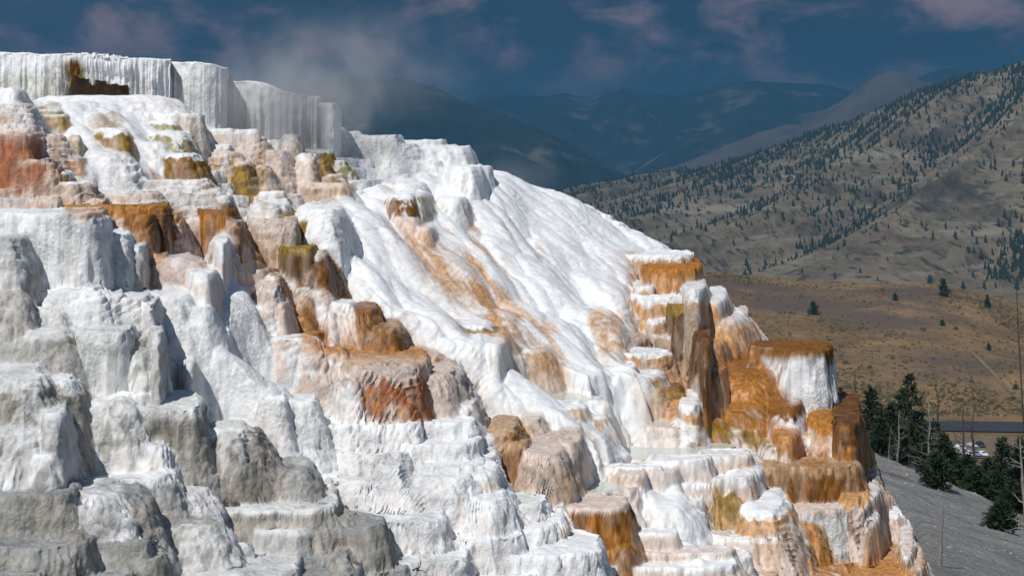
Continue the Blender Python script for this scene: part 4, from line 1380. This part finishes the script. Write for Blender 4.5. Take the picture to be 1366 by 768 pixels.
def dead_tree(loc, h, label, seed, mat, nb=16, spread=0.28, lean=0.0, depth=1, group=None, rad=0.021, lo=0.25):
    rd = random.Random(seed)
    root = empty('dead_tree', loc, label, 'dead tree', group)
    tr = MB(); pts = []; rads = []
    for k in range(9):
        f = k / 8
        pts.append((lean * f + rd.gauss(0, 0.008 * h) * (k > 0), rd.gauss(0, 0.008 * h) * (k > 0), -0.6 + (h + 0.6) * f)); rads.append(h * rad * (1 - 0.85 * f))
    tr.tube(pts, rads, 8); tr.build('trunk', mat, root, True)
    for b in range(nb):
        m = MB()
        f = lo + (0.95 - lo) * (b + rd.random()) / nb
        i = min(int(f * 8), 7); q = f * 8 - i
        p = Vector(pts[i]).lerp(Vector(pts[i + 1]), q)
        th = rd.random() * 6.283
        ln = h * spread * (1.05 - 0.8 * f) * rd.uniform(0.5, 1.2)
        limb(m, p, (math.cos(th), math.sin(th), rd.uniform(-0.1, 0.6)), ln, h * rad * 0.32 * (1.1 - f * 0.7), rd, depth)
        m.build('branch', mat, root, True)
    return root


def at_ground(px, t): return (U(px) * t, t, gz(px, t))


def place_tree(px, row_top, t):
    """position on the ground and the height that reaches that height above it"""
    p = at_ground(px, t)
    return p, V(row_top) * t - p[2]


GROVE = [  # px, row of the tip, distance, spread, words
    (1163, 514, 150, 2.6, 'dense pine tree nearest the orange flank, first of the grove'),
    (1212, 498, 158, 3.3, 'tallest broad pine tree of the grove, dark and full'),
    (1190, 535, 140, 2.4, 'shorter pine between the tallest pine and the first pine of the grove'),
    (1246, 560, 128, 2.0, 'pine with a pale dead tree in front of it, low beside the dry slope edge'),
    (1268, 596, 126, 1.9, 'low bushy pine right of the pale bare tree'),
    (1290, 606, 122, 2.0, 'low bushy pine below the parked cars'),
    (1318, 610, 120, 1.9, 'low pine under the right end of the parked cars'),
    (1338, 582, 132, 2.2, 'bushy pine right of the parked cars'),
    (1362, 584, 128, 2.0, 'pine at the right edge behind the leaning dead tree'),
    (1230, 590, 122, 1.7, 'small dark pine in front of the tallest pine'),
    (1140, 560, 160, 2.0, 'pine half hidden behind the orange column'),
    (1176, 556, 134, 2.2, 'dark pine low between the first pine and the thin pale stem'),
    (1222, 548, 134, 2.3, 'dark pine low under the right side of the tallest pine'),
    (1204, 578, 124, 1.9, 'lowest dark pine right behind the brow of the dry slope, under the tallest pine'),
    (1258, 578, 118, 1.7, 'small pine close behind the ragged young pine on the brow'),
    (1304, 622, 110, 1.7, 'dark bushy pine on the brow below the middle of the parked cars'),
    (1330, 628, 112, 1.8, 'dark bushy pine on the brow right of the parked cars'),
    (1352, 640, 106, 1.7, 'dark bushy pine on the brow near the stout grey dead tree'),
    (1276, 618, 114, 1.6, 'dark bushy pine on the brow below the left end of the parked cars'),
]
for i, (px, rt, t, r, lab) in enumerate(GROVE):
    p, h = place_tree(px, rt, t)
    pine(p, h, r, lab, 700 + i, dens=1.6, group='pine grove beyond the dry slope', bushy=0.9)
# pines on the dry slope
for i, (px, rt, t, r, lab) in enumerate([
        (1250, 603, 92, 1.0, 'ragged young pine standing on the brow of the dry grey slope'),
        (1336, 669, 77, 0.72, 'small bright green young pine alone on the dry grey slope')]):
    p, h = place_tree(px, rt, t)
    pine(p, h, r, lab, 740 + i, dens=0.8, bushy=0.8)
# dead trees
for i, (px, rt, t, mt, nb, sp, le, dp, lab) in enumerate([
        (1243, 536, 112, M_DEAD, 26, 0.40, -0.3, 2, 'pale grey bare tree with many twisted branches before the grove'),
        (1196, 548, 116, M_DEAD, 22, 0.42, 0.2, 2, 'pale dead tree with drooping limbs before the tallest pine'),
        (1184, 572, 106, M_DEAD, 8, 0.25, 0.2, 1, 'thin pale dead stem at the foot of the grove'),
        (1286, 536, 150, M_DARKW, 18, 0.30, 0.0, 1, 'left of two dark bare trees standing before the road'),
        (1299, 540, 150, M_DARKW, 20, 0.32, 0.0, 1, 'right of two dark bare trees standing before the road'),
        (1250, 512, 165, M_DARKW, 10, 0.2, 0.0, 1, 'thin dark bare tree rising over the grove, right of the tallest pine'),
        (1141, 492, 172, M_DARKW, 14, 0.22, 0.0, 1, 'small grey bare tree beyond the orange flank')]):
    p, h = place_tree(px, rt, t)
    dead_tree(p, h, lab, 760 + i, mt, nb, sp, le, dp)
p, h = place_tree(1256, 666, 52.5)
p = (U(1252) * 52.5, 52.5, gz(1252, 52.5))
dead_tree(p, V(666) * 52.5 - p[2], 'lone charred dead snag with broken top on the lower dry slope', 780, M_DEAD, 9, 0.12, 0.13, 0, rad=0.05)
p = (U(1372) * 70, 70, gz(1372, 70))
dead_tree(p, V(585) * 70 - p[2], 'stout grey dead tree with curling limbs at the right edge of the dry slope', 781, M_DEAD, 14, 0.40, -0.35, 2, rad=0.03, lo=0.1)
# tall leaning snag reaching in at the right edge
rt_ = empty('dead_tree', (U(1361) * 62, 62, gz(1361, 62)), 'tall leaning bare stem with a hooked top at the right edge', 'dead tree')
m = MB(); zt = V(362) * 62 - rt_.location.z
pts = [(0.35, 0, -0.5), (0.25, 0, zt * 0.3), (0.05, 0, zt * 0.6), (-0.10, 0, zt * 0.84), (-0.13, 0, zt * 0.93), (0.02, 0, zt * 0.985), (0.25, 0, zt)]
m.tube(pts, [0.05, 0.036, 0.028, 0.022, 0.02, 0.018, 0.012], 7); m.build('trunk', M_DARKW, rt_, True)
rd = random.Random(9)
for k in range(9):
    m = MB(); f = 0.2 + 0.08 * k
    limb(m, (0.3 - 0.45 * f, 0, zt * f), (rd.choice((-1, 1)) * 0.8, rd.uniform(-1, 1), 0.3), rd.uniform(0.4, 1.1), 0.016, rd, 1)
    m.build('branch', M_DARKW, rt_, True)

# junipers and shrubs on the sage knoll that read as single plants
KNT = [(1259, 372, 23, 22, 960, 'largest dark juniper standing on the crest of the sage knoll'), (1317, 393, 17, 11, 900, 'slim conical juniper right of the largest one on the knoll'),
       (1085, 402, 17, 19, 900, 'round dark juniper bush on the left part of the knoll'), (1194, 391, 10, 12, 930, 'small round juniper bush in the middle of the knoll crest'),
       (1257, 426, 8, 11, 830, 'low dark bush below the largest juniper on the knoll'), (1319, 458, 9, 10, 760, 'dark bush alone on the bare right part of the knoll'),
       (1121, 516, 9, 12, 655, 'dark round bush near the foot of the knoll, behind the orange column'), (1355, 512, 7, 14, 660, 'grey green bush beside the dirt path')]
for i, (px, rt, hp, wp, t0, lab) in enumerate(KNT):
    t = t0
    for _ in range(12):
        p = at_ground(px, t); row = HOR - F * p[2] / t
        t += (row - (rt + hp)) * 2.0 if row > rt + hp else (row - (rt + hp)) * 2.0
        t = min(max(t, 610), 985)
    p = at_ground(px, t); h = hp / F * t; r = wp / F * t / 2
    rd = random.Random(800 + i)
    root = empty('juniper_tree' if hp > 12 else 'juniper_bush', p, lab, 'juniper tree' if hp > 12 else 'bush')
    tr = MB(); tr.tube([(0, 0, -0.5), (0, 0, h * 0.7)], [h * 0.03, h * 0.012], 6); tr.build('trunk', M_BARK, root, True)
    m = MB()
    con = 0.9 if hp > wp else 0.45
    for k in range(900):
        f = rd.random(); th = rd.random() * 6.283
        rr = r * ((1 - f) ** con) * (0.75 + 0.35 * math.sin(th * 3 + f * 9 + i)) * math.sqrt(rd.random())
        c = Vector((rr * math.cos(th), rr * math.sin(th), h * (0.04 + 0.94 * f)))
        sz = h * rd.uniform(0.05, 0.11)
        d = Vector((rd.gauss(0, 1), rd.gauss(0, 1), rd.gauss(0.6, 0.8))).normalized(); sd = d.orthogonal().normalized()
        m.tri(c - sd * sz * 0.5, c + sd * sz * 0.5, c + d * sz * 1.3)
    m.build('crown', M_NEED, root)


def far_conifer_verts(rd, h, r, n=6, layers=3):
    v, f = [], []
    for l in range(layers):
        z0 = h * (0.05 + 0.28 * l); z1 = h * min(0.50 + 0.27 * l, 1.0) if l < layers - 1 else h
        rr = r * (1 - 0.27 * l)
        b = len(v)
        for k in range(n):
            th = 6.283 * (k + 0.4 * l) / n; q = rr * rd.uniform(0.7, 1.15)
            v.append((q * math.cos(th), q * math.sin(th), z0 + h * rd.uniform(-0.03, 0.05)))
        v.append((0, 0, z1)); v.append((0, 0, z0 + h * 0.06))
        for k in range(n):
            f.append((b + k, b + (k + 1) % n, b + n)); f.append((b + (k + 1) % n, b + k, b + n + 1))
    return v, f


def build_hill_trees():
    rd = random.Random(21)
    cand = []
    tries = 0
    while len(cand) < 2900 and tries < 400000:
        tries += 1
        px = rd.uniform(720, 1480); s0 = rd.random()
        cand.append((px, s0))
        if len(cand) >= 30000: break
        if len(cand) < 30000: continue
    px = np.array([c[0] for c in cand] + [rd.uniform(720, 1480) for _ in range(60000)])
    s0 = np.array([rd.random() for _ in range(len(px))])
    u = U(px); tc = hill_tc(px); t = HB + 120 + (tc - HB - 120) * s0 ** 0.8
    z, g1, s = hill_z(u, t)
    row = HOR - F * z / t
    crow = np.interp(px, HC[:, 0], HC[:, 1])
    below = row - crow
    x = u * t
    clump = noise2(x * 0.006, t * 0.004, 451) + 0.6 * noise2(x * 0.016, t * 0.010, 452)
    upper = np.exp(-np.maximum(below - 15, 0) / 48.0)
    right = sstep(1150, 1366, px)
    gully = sstep(0.42, 0.1, g1)
    dens = 0.62 * upper * (0.55 + 0.8 * clump) * (1 - 0.35 * right) + 0.50 * gully * (0.6 + clump) + 0.05 * (clump > 0.1) + 0.35 * np.exp(-np.abs(below - 2) / 3.0)
    dens *= 0.10 + 0.9 * (row < 376)
    keep = np.array([rd.random() for _ in range(len(px))]) < np.clip(dens, 0, 1) * 0.62
    idx = np.where(keep)[0]
    info = []
    for i in idx:
        h = rd.uniform(5.5, 12) if rd.random() < 0.65 else rd.uniform(2.5, 5.5)
        info.append((h / t[i], i, h))
    info.sort(reverse=True)
    info = [k for k in info if 500 < px[k[1]] < 1480]
    print('hill trees', len(info))
    vis = [k for k in info if 780 < px[k[1]] < 1366 and row[k[1]] < 372]
    solo = set(k[1] for k in vis[:290])
    protos = []
    for k in range(5):
        v, f = far_conifer_verts(rd, 1.0, rd.uniform(0.22, 0.34))
        me = bpy.data.meshes.new('conifer'); me.from_pydata(v, [], f); me.materials.append(M_FARN); protos.append(me)
    MV, MF = [], []
    for sz, i, h in info:
        p = (x[i], t[i], z[i] - 0.3)
        if i in solo:
            o = bpy.data.objects.new('conifer', protos[rd.randrange(5)]); COL.objects.link(o)
            o.location = p; w = rd.uniform(0.8, 1.25) * h; o.scale = (w, w, h); o.rotation_euler = (0, 0, rd.random() * 6)
            tag(o, 'small dark conifer scattered over the grey brown hillside across the valley', 'conifer', 'conifers on the hillside across the valley')
        else:
            v, f = far_conifer_verts(rd, h, h * rd.uniform(0.2, 0.36), 5, 2)
            b = len(MV); MV += [(a + p[0], bb + p[1], c + p[2]) for a, bb, c in v]; MF += [tuple(q + b for q in ff) for ff in f]
    me = bpy.data.meshes.new('conifer_forest'); me.from_pydata(MV, [], MF); me.materials.append(M_FARN)
    o = bpy.data.objects.new('conifer_forest', me); COL.objects.link(o); tag(o, 'thin forest of tiny dark conifers over the far hillside', 'forest', kind='stuff')


build_hill_trees()


def build_sage():
    rd = random.Random(33)
    MV, MF = [], []
    n = 0
    for _ in range(26000):
        px = rd.uniform(900, 1400); t = 610 + 385 * rd.random() ** 1.1
        if n > 5200: break
        uu = U(px); x = uu * t
        c = float(noise2(np.array([x * 0.012]), np.array([t * 0.007]), 471)[0]) + 0.5 * float(noise2(np.array([x * 0.05]), np.array([t * 0.03]), 472)[0])
        if rd.random() > 0.10 + 0.9 * max(c - 0.02, 0): continue
        z = gz(px, t); h = rd.uniform(0.3, 1.1) * (1.5 if rd.random() < 0.08 else 0.8); r = h * rd.uniform(0.7, 1.3); n += 1
        b = len(MV); k = 5
        for j in range(k):
            th = 6.283 * j / k + rd.random(); MV.append((x + r * math.cos(th), t + r * math.sin(th), z - 0.1))
        for j in range(k):
            th = 6.283 * j / k + rd.random(); MV.append((x + 0.7 * r * math.cos(th), t + 0.7 * r * math.sin(th), z + h * rd.uniform(0.5, 0.8)))
        MV.append((x, t, z + h))
        for j in range(k):
            j2 = (j + 1) % k
            MF.append((b + j, b + j2, b + k + j2, b + k + j)); MF.append((b + k + j, b + k + j2, b + 2 * k))
    me = bpy.data.meshes.new('sagebrush'); me.from_pydata(MV, [], MF)
    me.materials.append(mat_noise('sagebrush', [(0.35, (0.050, 0.046, 0.020)), (0.55, (0.095, 0.078, 0.034)), (0.7, (0.18, 0.12, 0.05))], 0.12))
    o = bpy.data.objects.new('sagebrush', me); COL.objects.link(o); tag(o, 'low sagebrush dotting the tan knoll', 'sagebrush', kind='stuff')


build_sage()


def stones():
    rd_ = random.Random(61); MV, MF = [], []
    for _ in range(520):
        px = rd_.uniform(1150, 1420); t = rd_.uniform(47, 108)
        if t < 56 and px < 1245: continue
        r = rd_.uniform(0.02, 0.055) * (2.6 if rd_.random() < 0.06 else 1); x = U(px) * t; z = gz(px, t); b = len(MV)
        for lz, sc in ((-0.3, 0.9), (0.25, 1.0), (0.7, 0.55)):
            for k in range(6):
                th = 6.283 * k / 6 + rd_.random() * 0.5; q = r * sc * rd_.uniform(0.75, 1.25); MV.append((x + q * 1.3 * math.cos(th), t + q * math.sin(th), z + r * lz))
        for l in range(2):
            for k in range(6): MF.append((b + l * 6 + k, b + l * 6 + (k + 1) % 6, b + l * 6 + 6 + (k + 1) % 6, b + l * 6 + 6 + k))
        MF.append(tuple(b + 12 + k for k in range(6)))
    me = bpy.data.meshes.new('rubble'); me.from_pydata(MV, [], MF); me.materials.append(mat_noise('stone', [(0.35, (0.12, 0.115, 0.11)), (0.65, (0.34, 0.33, 0.31))], 0.9))
    o = bpy.data.objects.new('rubble', me); COL.objects.link(o); tag(o, 'small stones strewn over the dry grey slope', 'rubble', kind='stuff')


stones()


def twigs():
    t = 27.4; x = U(560) * t; z = V(768) * t + 0.10
    rd_ = random.Random(5); m_ = MB()
    limb(m_, (x - 0.12, t, z), (0.9, -0.1, 0.25), 0.5, 0.016, rd_, 1, 0.0, 0.25)
    limb(m_, (x - 0.05, t - 0.05, z), (0.2, -0.2, 0.8), 0.3, 0.013, rd_, 1, 0.0, 0.3)
    tag(m_.build('fallen_branch', M_DARKW, None, True), 'small dark dry twigs lying on the white crust at the bottom edge', 'branch')


twigs()

# ------------------------------------------------------------------ parked cars
M_GLASS = plain('car_glass', (0.02, 0.025, 0.03), 0.08); M_TYRE = plain('tyre', (0.02, 0.02, 0.02), 0.9); M_RIM = plain('rim', (0.4, 0.4, 0.42), 0.3); M_LAMP = plain('head_lamp', (0.7, 0.7, 0.68), 0.15)


def car_body_mesh(mat, suv):
    prof = [(-2.2, 0.35), (-2.25, 0.75), (-2.1, 0.95), (-1.75, 1.0 if not suv else 1.05), (-1.35, 1.42 if not suv else 1.70), (-0.2, 1.48 if not suv else 1.76), (0.45, 1.40 if not suv else 1.66), (1.05, 0.98), (1.95, 0.85), (2.2, 0.65), (2.2, 0.35)]
    m = MB(); ws = [-0.86, -0.80, 0.80, 0.86]
    for x, z in prof:
        for k, w in enumerate(ws):
            tap = 1.0 if z < 1.05 else 0.82
            zz = z if k in (1, 2) else max(0.35, z - 0.06)
            m.v.append(Vector((x, w * tap, zz)))
    n = len(prof)
    for i in range(n - 1):
        for k in range(3):
            a = i * 4 + k; m.f.append((a, a + 4, a + 5, a + 1))
    for side in (0, 3): m.f.append(tuple(i * 4 + side for i in range(n))[::1 if side else -1])
    m.f.append((0, 1, 2, 3)); m.f.append(tuple((n - 1) * 4 + k for k in (3, 2, 1, 0)))
    m.f.append((0, (n - 1) * 4, (n - 1) * 4 + 3, 3))
    return m, prof


def car(label, loc, rz, mat, suv):
    root = empty('parked_car', loc, label, 'car', 'cars in the valley car park'); root.rotation_euler = (0, 0, rz)
    m, prof = car_body_mesh(mat, suv); m.build('body', mat, root)
    hh = 1.40 if not suv else 1.66
    for pts in ([(-1.52, 1.05), (-1.22, hh - 0.04), (0.40, hh - 0.06), (0.90, 1.05)],):
        for sd in (-1, 1):
            w = MB()
            for x, z in pts: w.v.append(Vector((x, sd * 0.745, z)))
            for x, z in pts: w.v.append(Vector((x, sd * 0.70, z)))
            w.f = [(0, 1, 2, 3), (7, 6, 5, 4), (0, 4, 5, 1), (1, 5, 6, 2), (2, 6, 7, 3), (3, 7, 4, 0)]
            w.build('window', M_GLASS, root)
    w = MB(); w.v = [Vector(p) for p in ((1.03, -0.62, 1.03), (1.03, 0.62, 1.03), (0.50, 0.58, hh - 0.02), (0.50, -0.58, hh - 0.02), (0.98, -0.62, 0.98), (0.98, 0.62, 0.98), (0.45, 0.58, hh - 0.07), (0.45, -0.58, hh - 0.07))]
    for q in w.v[:4]: q.x += 0.03; q.z += 0.03
    w.f = [(0, 1, 2, 3), (7, 6, 5, 4), (0, 4, 5, 1), (1, 5, 6, 2), (2, 6, 7, 3), (3, 7, 4, 0)]; w.build('windshield', M_GLASS, root)
    for x in (-1.4, 1.4):
        for y in (-0.82, 0.82):
            w = MB(); w.tube([(x, y - 0.1, 0.33), (x, y + 0.1, 0.33)], [0.33, 0.33], 14); wh = w.build('wheel', M_TYRE, root)
            w = MB(); w.tube([(x, y - 0.11, 0.33), (x, y + 0.11, 0.33)], [0.19, 0.19], 10); w.build('rim', M_RIM, wh)
    for y in (-0.6, 0.6):
        w = MB(); w.tube([(2.12, y, 0.68), (2.23, y, 0.68)], [0.11, 0.09], 8); w.build('headlight', M_LAMP, root)


CARS = [(1280, 541, 'white', 0, 'white low car, leftmost and rearmost of the parked cars'), (1284, 531, 'silver', 1, 'silver tall car parked in the front row, left end'),
        (1293, 529, 'white', 1, 'white tall car in the front row between the silver and the blue one'), (1302, 530, 'blue', 0, 'grey blue low car in the front row'),
        (1311, 530, 'white', 0, 'white low car at the right of the front row'), (1297, 545, 'silver', 0, 'silver low car behind the front row of parked cars'),
        (1308, 546, 'dark', 1, 'dark tall car behind the front row of parked cars'), (1332, 522, 'dark', 0, 'dark low car apart on the right beside the bushy pine'),
        (1345, 520, 'white', 0, 'white low car, rightmost of the parked cars')]
CM = {'white': plain('car_paint_white', (0.78, 0.79, 0.80), 0.25), 'silver': plain('car_paint_silver', (0.45, 0.48, 0.52), 0.2), 'blue': plain('car_paint_blue', (0.20, 0.28, 0.38), 0.2), 'dark': plain('car_paint_dark', (0.035, 0.035, 0.04), 0.2)}
for px, t, cn, suv, lab in CARS:
    x, y, z = at_ground(px, t)
    car(lab, (x, y, z + 0.35), math.radians(-78 + 8 * ((px * 7) % 3)), CM[cn], suv)

# ------------------------------------------------------------------ air
def haze():
    x0, x1, y0, y1, z0, z1 = -17000, 17000, -300, 15500, -425, 560
    v = np.array([(x, y, z) for z in (z0, z1) for y in (y0, y1) for x in (x0, x1)], dtype=float)
    q = np.array([(0, 2, 3, 1), (4, 5, 7, 6), (0, 1, 5, 4), (2, 6, 7, 3), (0, 4, 6, 2), (1, 3, 7, 5)])
    m = bpy.data.materials.new('haze'); m.use_nodes = True
    nt = m.node_tree; nt.nodes.clear()
    out = nt.nodes.new('ShaderNodeOutputMaterial'); pv = nt.nodes.new('ShaderNodeVolumePrincipled')
    pv.inputs['Color'].default_value = (0.065, 0.215, 0.37, 1); pv.inputs['Density'].default_value = 1.65e-4
    nt.links.new(pv.outputs[0], out.inputs['Volume'])
    o = mesh_np('haze', v, quads=q, mat=m, smooth=False); tag(o, 'blue summer haze filling the valley', 'haze', kind='stuff')


haze()


def steam(name, x0, x1, rt, rb, t0, t1, dens, seed):
    tm = (t0 + t1) / 2
    cx, cz = U((x0 + x1) / 2) * tm, V((rt + rb) / 2) * tm
    sx, sy, sz = (x1 - x0) / 2 / F * tm, (t1 - t0) / 2, (rb - rt) / 2 / F * tm
    v = np.array([(x, y, z) for z in (-1, 1) for y in (-1, 1) for x in (-1, 1)], dtype=float)
    q = np.array([(0, 2, 3, 1), (4, 5, 7, 6), (0, 1, 5, 4), (2, 6, 7, 3), (0, 4, 6, 2), (1, 3, 7, 5)])
    m = bpy.data.materials.new(name); m.use_nodes = True
    nt = m.node_tree; nd = nt.nodes; L = nt.links; nd.clear()
    out = N(nd, 'ShaderNodeOutputMaterial'); pv = N(nd, 'ShaderNodeVolumePrincipled')
    pv.inputs['Color'].default_value = (0.93, 0.95, 0.97, 1)
    tc = N(nd, 'ShaderNodeTexCoord')
    ln = N(nd, 'ShaderNodeVectorMath', operation='LENGTH'); L.new(tc.outputs['Object'], ln.inputs[0])
    fo = N(nd, 'ShaderNodeMapRange', interpolation_type='SMOOTHSTEP'); L.new(ln.outputs['Value'], fo.inputs[0])
    fo.inputs[1].default_value = 0.15; fo.inputs[2].default_value = 1.0; fo.inputs[3].default_value = 1.0; fo.inputs[4].default_value = 0.0
    g = N(nd, 'ShaderNodeNewGeometry')
    mp = N(nd, 'ShaderNodeMapping'); L.new(g.outputs['Position'], mp.inputs[0]); mp.inputs['Rotation'].default_value = (0, math.radians(-35), 0); mp.inputs['Scale'].default_value = (1, 0.8, 0.55)
    n = N(nd, 'ShaderNodeTexNoise'); L.new(mp.outputs[0], n.inputs['Vector']); n.inputs['Scale'].default_value = 0.75; n.inputs['Detail'].default_value = 5; n.inputs['Distortion'].default_value = 0.6
    r = N(nd, 'ShaderNodeMapRange', interpolation_type='SMOOTHSTEP'); L.new(n.outputs[0], r.inputs[0]); r.inputs[1].default_value = 0.33; r.inputs[2].default_value = 0.72
    m1 = N(nd, 'ShaderNodeMath', operation='MULTIPLY'); L.new(fo.outputs[0], m1.inputs[0]); L.new(r.outputs[0], m1.inputs[1])
    m2 = N(nd, 'ShaderNodeMath', operation='MULTIPLY'); L.new(m1.outputs[0], m2.inputs[0]); m2.inputs[1].default_value = dens
    L.new(m2.outputs[0], pv.inputs['Density']); L.new(pv.outputs[0], out.inputs['Volume'])
    o = mesh_np(name, v, quads=q, mat=m, smooth=False)
    o.location = (cx, tm, cz); o.scale = (sx, sy, sz)
    tag(o, 'thin white steam drifting off the hot terraces', 'steam', kind='stuff')


steam('steam', 215, 540, 50, 232, 49.0, 56.5, 0.8, 1)
steam('steam', 270, 660, -20, 190, 50.0, 58.0, 0.17, 3)
steam('steam', 600, 770, 200, 276, 58.5, 66.0, 0.10, 2)
S.cycles.volume_step_rate = 2.0
S.cycles.volume_max_steps = 128
